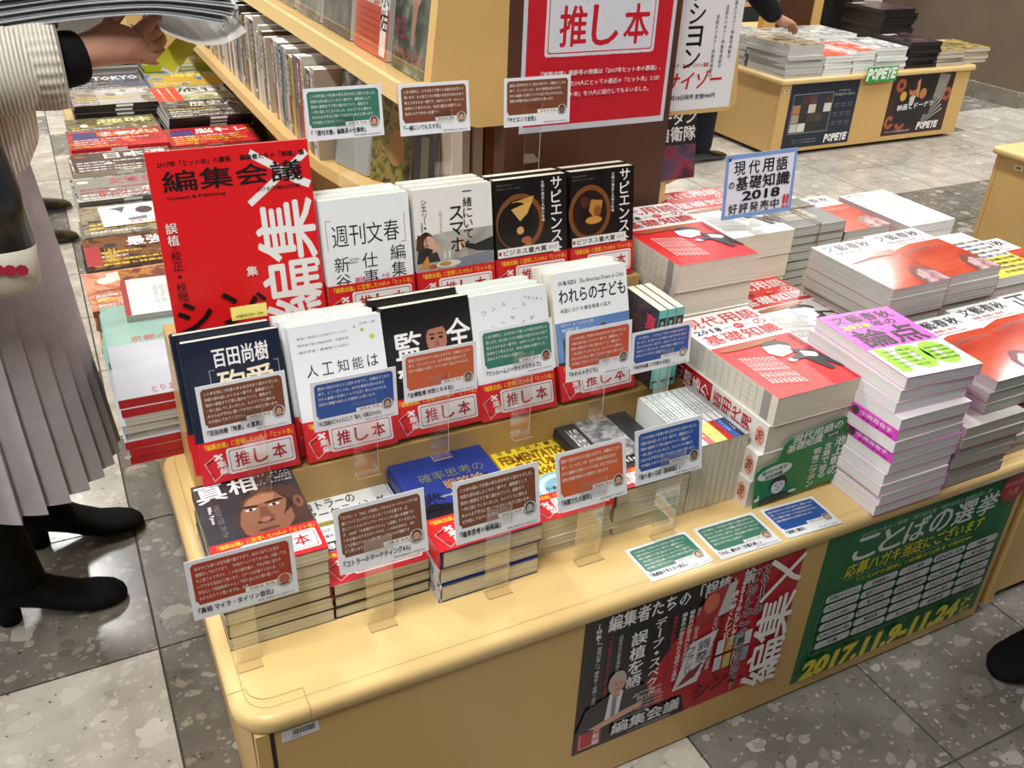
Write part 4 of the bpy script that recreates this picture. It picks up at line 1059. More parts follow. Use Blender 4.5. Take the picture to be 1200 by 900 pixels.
pop('blue handwritten card in front of the white book with spaced title', .2505, .614, .124, .078, 1.070, 86, 0, '#2c55a0', LINES['gen3'], '『人工知能はどのようにして「名人」を超えたのか?』', .5257, .036, .055)
pop('orange handwritten card in front of the black book with the face', .385, .630, .116, .077, 1.070, 84, 0, '#c8623c', LINES['gen3'][:3], '『全裸監督 村西とおる伝』', .5257, .03, .04, skin='#9a8674')
pop('green glossy handwritten card in front of the pale grey-green book', .511, .637, .124, .080, 1.070, 74, 0, '#3d7a66', LINES['gen2'], '『ワンルームシーサイドステップ』', .5257, .034, .05, skin='#a4604c')
pop('orange-red handwritten card in front of the blue sky book', .656, .604, .122, .085, 1.070, 82, 0, '#c4553c', LINES['gen'], '『われらの子ども』', .5257, .026, .05, skin='#8d8076', hair='#4b4b4b')
pop('blue handwritten card in front of the teal-spined volumes', .779, .592, .118, .073, 1.070, 84, 0, '#2c55a0', LINES['gen2'], '『米沢夫妻 二代目の日記』', .5257, .03, .052, skin='#d8c0b0', hair='#3a3634')
pop('green handwritten card standing high behind the white book with pink brackets', 0.3544, 0.9295, 0.1239, 0.0778, 1.393, 82, 0, '#3d7a66', LINES['gen'], '『「週刊文春」編集長の仕事術』', .6557, .03, .045)
pop('brown handwritten card standing high between the bookshelf panel and the photo book', 0.5060, 0.9243, 0.1229, 0.0799, 1.393, 82, 0, '#7b4a33', LINES['gen2'], '『一緒にいてもスマホ』', .6557, .03, .06)
pop('brown handwritten card standing high against the lower left of the red poster', 0.6915, 0.9233, 0.1270, 0.0799, 1.393, 86, 0, '#7b4a33', LINES['gen3'], '『サピエンス全史』', .6557, .03, .042, skin='#7e5e4c')


def flatcard(label, x, y, w, h, rz, c, lines, title, skin='#d0a58c', hair='#1e1a1a'):
    b = MB(); b.box(0, 0, 0, w, h, .0009, '#e6e9ee'); a = Art(); card_art(a, w, h, c, lines, title, skin=skin, hair=hair); a.emit(b, Matrix.Translation((0, 0, .0009)))
    o = b.obj('recommendation_card'); o.location = (x, y, .4003); o.rotation_euler = (0, 0, math.radians(rz)); tag(o, label, 'card', 'cards lying flat on the table edge')


flatcard('green card lying flat on the table edge, leftmost of the three flat cards', .671, .8035, .115, .077, .5, '#3d7a66', LINES['gen'], '『馬鹿爺の見えない孤立』')
flatcard('green card lying flat on the table edge, between the other two flat cards', .797, .801, .118, .079, -1.5, '#3d7a66', LINES['gen2'], '『人は、誰もが「多重人格」』')
flatcard('blue card lying flat on the table edge in front of the annuals', .928, .799, .110, .076, -2.5, '#2c55a0', LINES['gen3'], '『漫想と書記』')
# ------------------------------------------------------------------ right-hand stacks: annuals
GW, GL, GT = .175, .290, .0525
g_top_w = make_book('gen_w', GW, GL, GT, '#e4e2de', gen_front('w'), PG_IVORY, spine='L', spinec='#d0ccc0', spine_art=gen_edge)
g_top_r = make_book('gen_r', GW, GL, GT, '#e4e2de', gen_front('r'), PG_IVORY, spine='L', spinec='#d0ccc0', spine_art=gen_edge)
g_sp = make_book('gen_s', GW, GL, GT, '#e4e2de', None, PG_IVORY, spine='L', spinec='#d8d4cc', spine_art=gen_spine)
g_fe = make_book('gen_f', GW, GL, GT, '#e4e2de', None, PG_IVORY, spine='L', spinec='#d0ccc0', spine_art=gen_edge)
pile(g_top_w, g_sp, 4, .913, .889, .4003, .0526, 'annual', 'thick annual in the front annuals stack with the green wrap', 'book', 'front stack of annuals', 0, .002, (.022, 0), jr=.5)
pile(g_top_w, g_fe, 6, .940, 1.192, .4003, .0517, 'annual', 'thick annual in the stack behind the front annuals by the column', 'book', 'second stack of annuals', 0, .003, (.006, 0), jr=.6)
pile(g_top_r, g_fe, 5, 1.193, 1.362, .4003, .0526, 'annual', 'thick annual in the rear stack behind the blue-edged sign', 'book', 'rear stack of annuals', 0, .003, (.0, 0), jr=.6)
pile(g_top_r, g_fe, 3, 1.168, 1.068, .4003, .0526, 'annual', 'thick annual in the low stack behind the pink monthlies', 'book', 'low stack of annuals', 0, .003, (.004, 0), jr=.6)

# green wrap card hanging on the front of the first stack
b = MB(); a = Art()
G = '#178043'
out = [(.015, 0), (.180, 0), (.194, .016), (.196, .098), (.190, .105), (.183, .108), (.190, .150), (.184, .158), (.055, .136), (.048, .128), (.042, .084), (.012, .076), (.0, .062), (.0, .012)]
out = [(.008, .000), (.178, .012), (.186, .020), (.2, .135), (.196, .143), (.182, .142), (.180, .176), (.172, .182), (.06, .160), (.050, .150), (.042, .112), (.008, .104), (.0, .096)]
out = [(x, y * .78) for x, y in out]; b.prism(out, 0, .0012, G, 'z')
a.txt('現代用語の', .066, .150, .172, .171, WHITE, .02, .15, 6, 2); a.txt('基礎知識', .058, .128, .132, .148, WHITE, .02, .15, 6, 2); a.ell(.155, .143, .017, .007, '#1e2a22'); a.txt('2018', .144, .139, .166, .147, WHITE, .02, rot=6)
a.vt('池上彰の', .176, .133, .0255, WHITE, .02, res=2); a.vt('言葉で辿る', .150, .124, .0185, WHITE, .02, res=2); a.vt('戦後ニッポン', .127, .118, .0170, WHITE, .02, res=2)
a.ell(.040, .086, .036, .017, '#dfe6df', 24, 8); a.txt('創刊70周年', .014, .086, .066, .096, '#1c6c3a', .03, rot=7); a.txt('記念特集', .022, .073, .058, .083, '#1c6c3a', .03, rot=7)
face(a, .054, .046, .021, '#e3e6e6', '#23272a'); a.poly([(.018, .010), (.030, .020), (.072, .022), (.090, .014), (.088, .008), (.02, .003)], '#23201f'); a.ell(.012, .022, .006, .005, '#e3e6e6'); a.rect(.013, .022, .0155, .034, '#e3e6e6'); a.ell(.088, .020, .009, .004, '#e3e6e6')
a.emit(b, Matrix.Translation((0, 0, .0012)) @ Matrix.Diagonal((1, .78, 1, 1)))
o = b.obj('hanging_card'); o.location = (.915, .884, .4015); o.rotation_euler = (math.radians(90), math.radians(0), 0)
tag(o, 'green die-cut promotion card with a cartoon man hanging on the front annuals', 'card')

# handwritten sign on a clear stand
root = thing('handwritten_sign', 'handwritten white sign with blue crayon border behind the annuals', 'sign', (1.20, 1.375, .4003 + 5 * .0526 + .0006))
b = MB(); b.box(0, 0, -.001, .182, .130, 0, '#e8ebf2'); a = Art(); a.rect(0, 0, .182, .130, '#7fa3dc')
a.poly([(.009, .008), (.173, .010), (.175, .122), (.008, .120)], '#e4e8f3')
a.rect(.006, .117, .013, .124, '#274a86')
for i, ch in enumerate('現代用語'): a.txt(ch, .022 + .036 * i, .088, .050 + .036 * i, .115, BLACK, .02, rot=(2, -3, 1, 3)[i], res=2)
for i, ch in enumerate('の基礎知識'): a.txt(ch, (.012, .030, .064, .098, .134)[i], .058 + (.004 if i == 0 else 0), (.026, .060, .094, .128, .168)[i], (.076 if i == 0 else .085), BLACK, .02, rot=(0, 2, -2, 3, -1)[i], res=2)
a.txt('2018', .048, .035, .146, .055, BLACK, .03, res=2)
for i, ch in enumerate('好評発売中'): a.txt(ch, .016 + .027 * i, .010, .038 + .027 * i, .031, BLACK, .015, rot=(3, -2, 2, -3, 2)[i])
for q in (0, .009): a.poly([(.156 + q, .017), (.161 + q, .017), (.162 + q, .037), (.156 + q, .037)], '#d8232c'); a.ell(.1585 + q, .012, .003, .003, '#d8232c')
a.emit(b); o = b.obj('sign_board', root); o.location = (-.020, 0, .036); o.rotation_euler = (math.radians(84), 0, math.radians(-1)); o.rotation_euler = (math.radians(84), math.radians(0), 0)
b = MB(); b.box(.06, 0.004, .001, .092, .0052, .075, ACR); b.box(.06, -.022, 0, .092, .0052, .0012, ACR); b.obj('clear_stand', root)

# pink and red monthlies
pk = make_book('pink', .155, .222, .0205, '#e65fce', bunshun('pink'), PG_WHITE, spine='R', spinec='#df49c5')
pkr = make_book('pink_f', .155, .222, .0205, '#e4e0e2', None, PG_WHITE, spine='R', spinec='#df49c5', back='#e07fd0')
pks = make_book('pink_s', .155, .222, .0205, '#e07fd0', None, PG_WHITE, spine='L', spinec='#df49c5', spine_art=bun_spine_pink)
random.seed(12)
n = 12
for k in range(n):
    i = n - 1 - k; f = k / (n - 1)
    yaw = math.radians((0, .3, -.4, .2, 0, -.5, .3, .4, -1.0, -2.0, -3.2, -4.8)[k]); parts = pk if i == 0 else (pks if k in (5, 7) else pkr)
    put(parts, 'magazine', ordn(i, n, 'thick pink-edged monthly in the pink stack'), 'magazine', (1.099 + .012 * f + random.uniform(-.005, .005), .786 + (.026 if k > 8 else .004) * f + random.uniform(-.002, .002), .4003 + k * .0207), (0, 0, yaw), 'pink monthly stack')
rd = make_book('red', .150, .225, .0205, '#e3e4e4', bunshun('red'), PG_GREY, spine='R', spinec='#b13a2e')
rdr = make_book('red_f', .150, .225, .0205, '#c9c8c4', None, PG_GREY, spine='R', spinec='#b13a2e', back='#a83a30')


def mpile(n, x, y, what, group, drift=(0, 0), top=rd, t=.0208, rz=0, z0=.4003, jit=.003, name='magazine', rest=rdr):
    pile(top, rest, n, x, y, z0, t, name, what, 'magazine', group, math.radians(rz), jit, drift, jr=.8)


mpile(6, 1.2695, .792, 'monthly in the lower part of the red-cover stack right of pink', 'front red monthly stack', (.006, 0), top=rdr)
mpile(3, 1.340, .812, 'red painting-cover monthly at the top of the stack right of pink', 'front red monthly stack top', (.008, 0), z0=.4003 + 6 * .0208 + .0004)
mpile(9, 1.436, .820, 'red painting-cover monthly in the second front stack', 'second front red stack', (.062, .01))
mpile(12, 1.352, 1.064, 'red painting-cover monthly in the left middle stack', 'left middle red stack', (0, 0), jit=.0015)
mpile(12, 1.506, 1.070, 'red painting-cover monthly in the right middle stack', 'right middle red stack', (0, 0), jit=.0015)
mpile(9, 1.618, 1.452, 'red painting-cover monthly in the rear stack by the twine bundle', 'rear red stack', (.006, 0), jit=.002)
wh = make_book('whitemag', .158, .235, .0205, '#e6e6e4', c_white, PG_WHITE, spine='R'); whr = make_book('whitemag_r', .158, .235, .0205, '#dcdcda', None, PG_WHITE, spine='R')
mpile(9, 1.792, 1.425, 'white text-covered journal in the farthest stack', 'white journal stack', (.01, 0), top=wh, rest=whr)
dk = make_book('darkmag', .150, .215, .0205, '#34352f', c_dark, PG_GREY, spine='R'); dkr = make_book('darkmag_r', .150, .215, .0205, '#45463f', None, PG_GREY, spine='R')
mpile(11, 1.444, 1.432, 'dark-covered monthly in the bundle tied with twine', 'twine-tied bundle', (0, 0), top=dk, rest=dkr)
b = MB(); zt = .4003 + 11 * .0208 + .001; tw = mat('#a07a4a', .8)
b.box(1.443, 1.535, zt, 1.597, 1.5375, zt + .0015, tw); b.box(1.515, 1.431, zt + .0015, 1.5175, 1.649, zt + .003, tw); b.box(1.515, 1.4285, .56, 1.5175, 1.4305, zt + .003, tw)
tag(b.obj('twine'), 'brown twine crossed over the dark monthly bundle', 'twine')
yl = make_book('yellowmag', .160, .225, .0205, '#e8e6de', c_yellow, PG_WHITE, spine='R', spinec='#c3303a'); ylr = make_book('yellowmag_r', .160, .225, .0205, '#dcdad4', None, PG_WHITE, spine='R', spinec='#c3303a', back='#c3505a')
mpile(10, 1.672, 1.092, 'yellow and white political monthly in the stack near the yellow box', 'yellow and white monthly stack', (.008, 0), top=yl, rest=ylr)
sj = make_book('seimag', .155, .220, .0205, '#e4e5e2', c_sei, PG_WHITE, spine='R', spinec='#222222'); sjr = make_book('seimag_r', .155, .220, .0205, '#d8d8d4', None, PG_WHITE, spine='R')
mpile(9, 1.652, .838, 'white monthly with heavy black title at the right edge', 'heavy-title monthly stack', (.0, 0), top=sj, rest=sjr)
mpile(8, 1.850, 1.10, 'red painting-cover monthly in the far right stack', 'far right red stack', (.0, 0))
root = thing('small_sign', 'small black and yellow sign leaning at the right edge of the magazines', 'sign', (1.84, 1.07, .61))
b = MB(); b.box(0, 0, -.002, .12, .10, 0, '#c9cbcc'); a = Art(); a.rect(.006, .006, .114, .094, '#1d1c18'); a.txt('在庫', .02, .05, .10, .085, '#cdb44a', .04); a.txt('文庫特集', .02, .02, .10, .045, '#cdb44a', .03); a.emit(b)
o = b.obj('sign_board', root); o.rotation_euler = (math.radians(75), 0, math.radians(10)); o.location = (-.02, 0, -.018)
b = MB(); b.box(.03, -.01, -.022, .06, .012, -.0205, ACR); b.obj('clear_stand', root)


# ------------------------------------------------------------------ posters
def poster(name, label, x0, z0, x1, z1, y, art, base, border=None, t=.0006, cat='poster'):
    b = MB(); w, h = x1 - x0, z1 - z0; b.box(0, 0, -t, w, h, 0, base); a = Art(); art(a, w, h); a.emit(b)
    o = b.obj(name); o.location = (x0, y - t * 0, z0); o.rotation_euler = (math.radians(90), 0, 0); return tag(o, label, cat)


def outl(a, t, x0, y0, x1, y1, c, oc, bold=.02, rot=0, shear=0):
    a.cap = .07; a.txt(t, x0, y0, x1, y1, oc, bold + .05, shear, rot, 1); a.cap = .02; a.txt(t, x0, y0, x1, y1, c, bold, shear, rot, 1)


def p_oshi(a, w, h):
    a.rect(0, 0, w, h, '#c9cfd6'); R = '#c3202e'; a.rect(w * .025, h * .035, w * .975, h * .985, R)
    a.txt('『編集会議』に登場した19人の「ヒット本」', w * .07, h * .80, w * .95, h * .87, '#e9b82c', .03, res=2)
    a.rr(w * .14, h * .42, w * .87, h * .76, h * .02, '#d5dae2'); a.rr(w * .157, h * .437, w * .853, h * .743, h * .016, R); a.rr(w * .163, h * .444, w * .847, h * .736, h * .015, '#d5dae2')
    for i, ch in enumerate('推し本'): a.txt(ch, w * (.23 + .21 * i), h * .475, w * (.40 + .21 * i), h * .69, R, .03, res=3)
    random.seed(9)
    for q in range(60): a.ell(w * random.uniform(.17, .84), h * random.uniform(.45, .73), w * .002, w * .002, random.choice((R, '#8a8f98')), 6)
    for q in range(26): a.ell(w * random.uniform(.14, .87), h * random.choice((.422, .757)), w * .006, w * .003, R, 6)
    a.txt('『編集会議』最新号の特集は「2017年ヒット本の裏側」。', w * .12, h * .315, w * .93, h * .345, '#dfe1e6', .02); a.txt('誌面に登場した19人にとっての最近の「ヒット本」とは?', w * .12, h * .255, w * .93, h * .285, '#dfe1e6', .02); a.txt('そんな「ヒット本」を19人に紹介してもらいました。', w * .12, h * .195, w * .86, h * .225, '#dfe1e6', .02)


poster('poster', 'red and white poster in clear sleeve taped to the brown end column', .776, .877, 1.098, 1.195, 1.4995, p_oshi, '#c9cfd6')


def p_cyzo(a, w, h):
    a.rect(0, 0, w, h, '#e3e4e4'); a.vt('ンョン', w * .72, h * .98, h * .125, BLACK, .01, res=2); a.vt('コレクション', w * .34, h * .95, h * .118, BLACK, .01, res=2); a.txt('2017', w * .55, h * .62, w * .82, h * .66, BLACK, .02)
    a.vt('プレミアム', w * .93, h * .95, h * .05, '#c2262f', .02)
    for q in range(3): a.vt('芸能人のタブー特集号掲載中', w * (.88 - .12 * q), h * (.62 - .05 * q), h * .026, '#55585c', 0)
    a.vt('年間ベスト特集', w * .06, h * .7, h * .05, '#c2262f')
    a.txt('サイゾー', w * .02, h * .12, w * .82, h * .22, '#c2202a', .05, .15, res=2); a.txt('メディア・アミューズメント雑誌', w * .02, h * .24, w * .6, h * .265, '#c2202a', .01); a.txt('11月18日発売 定価980円', w * .05, h * .06, w * .75, h * .09, BLACK, .01)


poster('poster', 'white poster with tall black characters and red logo on the right end panel', 1.114, .885, 1.284, 1.235, 1.5295, p_cyzo, '#e3e4e4')


def p_front(a, w, h):
    K = '#17171a'; a.rect(0, 0, w, h, '#b71a2c'); a.poly([(0, 0), (w * .53, 0), (w * .50, h * .15), (w * .24, h * .06), (w * .30, h * .35), (w * .42, h * .62), (w * .62, h * 1.0), (0, h)], K)
    a.poly([(w * .24, h * .10), (w * .30, h * .36), (w * .44, h * .62), (w * .5, h * .62), (w * .5, h * .14)], '#b71a2c')
    a.rect(0, 0, w * .50, h * .16, K); a.poly([(w * .02, h * .02), (w * .125, h * .02), (w * .125, h * .17), (w * .02, h * .17)], '#b71a2c'); a.frame(w * .03, h * .03, w * .115, h * .16, w * .002, WHITE); a.vt('×集編', w * .10, h * .165, h * .045, WHITE, .04)
    outl(a, '編集者たちの「誤植」論', w * .10, h * .865, w * .76, h * .975, WHITE, K, .03, 0, 0)
    a.vt('誤植を語る', w * .245, h * .80, h * .105, WHITE, .03, res=2); a.vt('デープ・スペクター、', w * .335, h * .84, h * .072, WHITE, .03)
    a.vt('[特集]', w * .06, h * .95, h * .035, WHITE, .02); a.vt('「謝罪記事」「編集者・校閲・校正」の仕事', w * .07, h * .82, h * .028, '#c9c9cc', .01); a.vt('「炎上記事が一人歩きする時代の備え」', w * .115, h * .84, h * .026, '#b63140', .01); a.vt('出版各社が語る雑誌の価値とは', w * .16, h * .82, h * .026, '#c9c9cc', .01)
    for q, c in ((.40, '#b63140'), (.44, WHITE), (.475, WHITE), (.51, '#d8d8d8')): a.vt('編集長が語る売れる雑誌の企画術', w * q, h * .82, h * .034, c, .01)
    for q in range(2): a.vt('本が売れない時代の書店員の選書', w * (.60 + .032 * q), h * .80, h * .033, K if q % 2 else '#e3dfe0', .01)
    # grey-haired man in a dark suit, waist up
    a.poly([(w * .0, h * .16), (w * .04, h * .34), (w * .15, h * .40), (w * .30, h * .38), (w * .36, h * .20), (w * .3, h * .16)], '#25222c'); a.poly([(w * .14, h * .40), (w * .20, h * .40), (w * .19, h * .20), (w * .13, h * .20)], '#d7d6dc'); a.rect(w * .155, h * .21, w * .175, h * .38, '#7b7a90')
    a.rect(w * .152, h * .36, w * .185, h * .42, '#b98f7a'); a.ell(w * .168, h * .475, w * .040, h * .085, '#aaa69f'); a.ell(w * .172, h * .455, w * .030, h * .068, '#c09781'); a.rect(w * .162, h * .418, w * .184, h * .424, '#8b4c44'); a.ell(w * .162, h * .468, w * .005, h * .004, K); a.ell(w * .182, h * .468, w * .005, h * .004, K); a.poly([(w * .172, h * .465), (w * .177, h * .44), (w * .168, h * .44)], '#a87c68')
    a.poly([(w * .06, h * .18), (w * .2, h * .23), (w * .30, h * .25), (w * .3, h * .21), (w * .1, h * .15)], '#c9a08a'); a.line(w * .25, h * .30, w * .28, h * .31, h * .006, WHITE)
    outl(a, '編集会議', w * .17, h * .055, w * .49, h * .15, '#dcdcde', K, .03); a.txt('Content & Publishing', w * .17, h * .155, w * .33, h * .17, '#c9c9cc', .01); a.txt('2017 AUTUMN/WINTER 宣伝会議', w * .25, h * .025, w * .45, h * .04, '#c9c9cc', .01)
    a.poly([(w * .49, h * .68), (w * .64, h * .71), (w * .66, h * .93), (w * .53, h * .90)], '#a52b30'); a.poly([(w * .60, h * .70), (w * .655, h * .71), (w * .67, h * .93), (w * .63, h * .92)], '#c4c2c4'); a.ell(w * .56, h * .82, w * .035, h * .07, '#c96a55')
    a.poly([(w * .44, h * .22), (w * .56, h * .23), (w * .62, h * .60), (w * .49, h * .56)], '#d7d4d8'); a.vt('調整の', w * .56, h * .56, h * .085, '#3a2a44', .01); a.vt('ファシリ', w * .50, h * .53, h * .055, '#3a2a44', .01); a.poly([(w * .46, h * .24), (w * .54, h * .28), (w * .57, h * .37), (w * .50, h * .33)], '#7d2733'); a.txt('読者も推す名著', w * .27, h * .27, w * .38, h * .30, '#e3c9ce', .02)
    for q in range(3): a.txt('人生100年時代の学び直し', w * .27, h * (.19 + .03 * q), w * .40, h * (.21 + .03 * q), '#e3c9ce', .01)
    a.txt('あの有名編集者も登場', w * .255, h * .315, w * .38, h * .335, '#e3c9ce', .01)
    # small book covers
    for q, c in enumerate(('#c9c6cb', '#bfb45a', '#c98a96', '#8a97b4', '#d3cfd4', '#c2a04a', '#7fb3a8', '#d9d5da')): a.rect(w * (.63 + .045 * (q % 4)), h * (.26 + .13 * (q // 4)), w * (.668 + .045 * (q % 4)), h * (.37 + .13 * (q // 4)), c)
    for xx, t, s, y in ((.805, '2017年', .072, .97), (.750, '「ヒット本」の裏側に迫る!', .070, .97)):
        for c, bd in (('#dcd8d9', .07), (K, .02)): a.cap = bd; a.vt(t, w * xx, h * y, h * s, c, bd)
    a.cap = .03; a.txt('シ', w * .55, h * .08, w * .63, h * .20, '#3c0d14', .04); a.txt('ン、', w * .64, h * .10, w * .76, h * .22, '#3c0d14', .04); a.vt('読み解くトレンド', w * .665, h * .86, h * .045, WHITE, .03); a.vt('2017年ヒット本から', w * .700, h * .90, h * .042, WHITE, .03)
    a.txt('集', w * .80, h * .05, w * .83, h * .10, WHITE, .03)
    a.cap = .02; big_mark(a, w * .815, h * .02, w * .995, h * .99, WHITE)


poster('poster', 'black and red magazine poster with a grey-haired man on the table front', .553, .082, .968, .378, .7936, p_front, '#17171a')


def p_green(a, w, h):
    a.rect(0, 0, w, h, '#16663c'); Y = '#d9cf2e'
    a.txt('2017ユーキャン新語・流行語大賞「現代用語の基礎知識」選', w * .16, h * .935, w * .82, h * .965, '#a9c9b4', .01)
    for i, ch in enumerate('ことばの選挙'): a.txt(ch, w * (.145 + .125 * i), h * .785, w * (.255 + .125 * i), h * .93, '#d9dedb', .05, .1, res=2)
    a.txt('応募ハガキ当店にございます', w * .13, h * .685, w * .84, h * .775, Y, .04, .1); a.txt('「ことばの選挙」/ 応募は12月まで受付中!', w * .20, h * .625, w * .80, h * .655, Y, .03); a.txt('(数に限りがございます。なくなり次第終了させていただきます)', w * .14, h * .665, w * .78, h * .68, '#a9c9b4', 0)
    a.ell(w * .955, h * .93, w * .075, h * .115, '#9c3038', 24); a.txt('新語流行語', w * .90, h * .93, w * 1.0, h * .96, '#d98a8a', .02); a.txt('大賞', w * .92, h * .86, w * .99, h * .91, '#d98a8a', .02)
    a.frame(w * .05, h * .17, w * .97, h * .615, w * .004, '#4f8a66'); a.rect(w * .05, h * .17, w * .97, h * .20, '#16663c')
    words = ['忖度(そんたく)', '空前絶後の', 'ポスト真実', 'GINZA SIX', '共謀罪', 'フェイクニュース', '藤井フィーバー', 'ケリスナ', 'ひふみん', '魔の2回生', 'インスタ映え', '働き方改革', '人生100年時代', 'うんこ漢字ドリル', 'プレミアムフライデー', '○○ファースト', 'ちーがーうーだーろー!', 'アウフヘーベン', 'けものフレンズ', 'AIスピーカー', '9.98(10秒の壁)', '睡眠負債', 'Jアラート', 'ワンオペ育児', 'ハンドスピナー', '35億', 'ユーチューバー', '炎上○○', '線状降水帯', '刀剣乱舞']
    for r in range(6):
        for c in range(5):
            x0 = w * (.065 + .181 * c); y1 = h * (.600 - .0635 * r); a.rr(x0, y1 - h * .052, x0 + w * .172, y1, h * .02, '#c7ccca'); t = words[r * 5 + c]
            ww = min(.15, .017 * len(t)) * w; a.txt(t, x0 + w * .086 - ww / 2, y1 - h * .041, x0 + w * .086 + ww / 2, y1 - h * .012, '#2c3430', .02)
    a.txt('2017.11.9-11.24', w * .03, h * .02, w * .87, h * .165, Y, .06, .15, res=2); a.txt('〆', w * .885, h * .09, w * .94, h * .165, Y, .06); a.txt('切', w * .885, h * .02, w * .94, h * .08, Y, .06)


poster('poster', 'green election-style poster with rows of white word boxes on the table front', 1.018, .028, 1.504, .3715, .7936, p_green, '#16663c')


def logo(a, x0, y0, x1, y1, c):
    n = 6; w = (x1 - x0) / n
    for i, ch in enumerate('POPEYE'): a.txt(ch, x0 + w * i, y0 + (y1 - y0) * .06 * (i % 2), x0 + w * (i + .98), y1, c, .055, .12, res=2)


def p_fashion(a, w, h):
    a.rect(0, 0, w, h, '#1e2836'); a.frame(w * .06, h * .22, w * .64, h * .82, w * .008, '#8b9096')
    cols = ['#27303c', '#4a3430', '#5b3f3c', '#2a3644', '#46342c', '#b07a52', '#33302c', '#c9c2b6', '#39302e', '#d5d3cf', '#a89684', '#2c2a2a', '#4d3836', '#4f4038', '#2a2f36', '#c6c3be', '#d9d8d4', '#35302c', '#2b2d31', '#262b31']
    for r in range(4):
        for c in range(5): a.rect(w * (.075 + .112 * c), h * (.245 + .14 * (3 - r)), w * (.18 + .112 * c), h * (.375 + .14 * (3 - r)), cols[r * 5 + c])
    a.txt('Finding the Classics', w * .66, h * .74, w * .95, h * .80, '#b9bec6', 0, .2); a.txt('永く愛せるもの', w * .70, h * .82, w * .88, h * .84, '#b9bec6', .02)
    for r in range(3):
        for c in range(3): a.txt('CLASSIC', w * (.67 + .10 * c), h * (.62 - .14 * r), w * (.75 + .10 * c), h * (.64 - .14 * r), '#9aa0aa'); a.txt('COAT', w * (.68 + .10 * c), h * (.58 - .14 * r), w * (.74 + .10 * c), h * (.60 - .14 * r), '#9aa0aa')
    logo(a, w * .62, h * .04, w * .96, h * .17, WHITE)
    for q in range(2): a.txt('マガジンハウス POPEYE 最新号 発売中', w * .14, h * (.07 + .04 * q), w * .5, h * (.09 + .04 * q), '#a7adb5')


def p_donut(a, w, h):
    a.rect(0, 0, w, h, '#3a1d1e'); a.rect(w * .1, h * .12, w * .86, h * .98, '#231b1c')
    for cx, cy in ((.15, .82), (.09, .22), (.27, .18), (.93, .62)): a.ell(w * cx, h * cy, w * .075, h * .11, '#a4552c', 24); a.ell(w * cx, h * cy, w * .032, h * .045, '#3a1d1e', 16)
    for q in range(9): a.poly([(w * .60, h * .12), (w * (.66 + .03 * q), h * (.95 - .07 * q)), (w * (.675 + .03 * q), h * (.93 - .07 * q))], '#b5b2aa')
    a.poly([(w * .66, h * .98), (w * .92, h * .94), (w * .86, h * .5), (w * .74, h * .6)], '#8b877e'); a.poly([(w * .66, h * .98), (w * .74, h * .98), (w * .70, h * .3), (w * .6, h * .3)], '#231b1c')
    a.poly([(w * .12, h * .2), (w * .18, h * .60), (w * .36, h * .66), (w * .52, h * .55), (w * .56, h * .15)], '#17181b'); a.poly([(w * .33, h * .62), (w * .42, h * .64), (w * .40, h * .48), (w * .34, h * .48)], '#c9c3bb')
    a.ell(w * .37, h * .74, w * .075, h * .11, '#b5774f', 18); a.ell(w * .355, h * .80, w * .08, h * .08, '#2b1c17', 16); a.ell(w * .58, h * .68, w * .1, h * .16, '#171313', 18); a.ell(w * .53, h * .66, w * .055, h * .09, '#b5774f', 16); a.poly([(w * .40, h * .86), (w * .44, h * .92), (w * .47, h * .6), (w * .43, h * .62)], '#c08a62'); a.ell(w * .22, h * .64, w * .05, h * .08, '#d0a53c', 14)
    a.txt('映画とドーナツ', w * .17, h * .42, w * .74, h * .52, WHITE, .02, 0, 3)
    logo(a, w * .56, h * .05, w * .90, h * .18, WHITE); a.txt('マガジンハウス POPEYE 最新号 毎月10日発売', w * .05, h * .04, w * .45, h * .08, '#c9c0bb', .01)


poster('poster', 'dark navy poster with a grid of clothing photos on the far island', 3.385, .040, 3.850, .378, 3.5748, p_fashion, '#1e2836')
poster('poster', 'dark maroon poster with a couple and doughnuts on the far island', 4.090, .048, 4.565, .376, 3.5748, p_donut, '#3a1d1e')


def p_sign(a, w, h): logo(a, w * .03, h * .12, w * .97, h * .92, WHITE)


poster('shelf_sign', 'small green sign with bulging white letters on the edge of the far island', 3.852, .355, 4.072, .432, 3.545, p_sign, '#1f9a48', cat='sign')

# ------------------------------------------------------------------ magazines on the far island
CVP = [['#5c5a50', '#8f8873', '#c7b99a', '#3b3a36'], ['#c7c9c6', '#d9482c', '#e07a4a', '#e8e6e2'], ['#4a5a5e', '#9ba7a6', '#d8d4c8', '#7a5a4a'], ['#e4e4e2', '#d9d9d9', '#8a8a8c', '#f0f0ee'], ['#1c1a1a', '#3a3032', '#7a4250'], ['#4b4536', '#8a7c4e', '#c2a64e', '#2c2a26']]
def cphoto(i, seed=0):
    def f(a, w, h):
        a.rect(0, 0, w, h, photo('cover_print_%d_%d' % (i, seed), CVP[i], 16, 3, .22, seed=seed * 3.1)); a.txt('特集号', w * .1, h * .8, w * .5, h * .93, WHITE if i in (0, 4, 5) else BLACK, .03)
    return f
def farpile(key, i, n, x, y, w, h, t, what, group, pg=PG_WHITE, jr=3, z0=.4003, cover='#c9c9c6'):
    p = make_book('far_' + key, w, h, t, cover, cphoto(i, n), pg, spine='R', rough=.2); q = make_book('farr_' + key, w, h, t, cover, None, pg, spine='R', rough=.2)
    pile(p, q, n, x, y, z0, t + .0002, 'magazine', what, 'magazine', group, 0, .006, jr=jr)
farpile('a', 0, 9, 3.325, 3.575, .235, .30, .017, 'glossy magazine in the tall near-left stack on the far island', 'tall far stack', PG_GREY)
farpile('b', 1, 6, 3.575, 3.575, .185, .26, .016, 'orange-topped magazine in the second front stack of the far island', 'orange far stack')
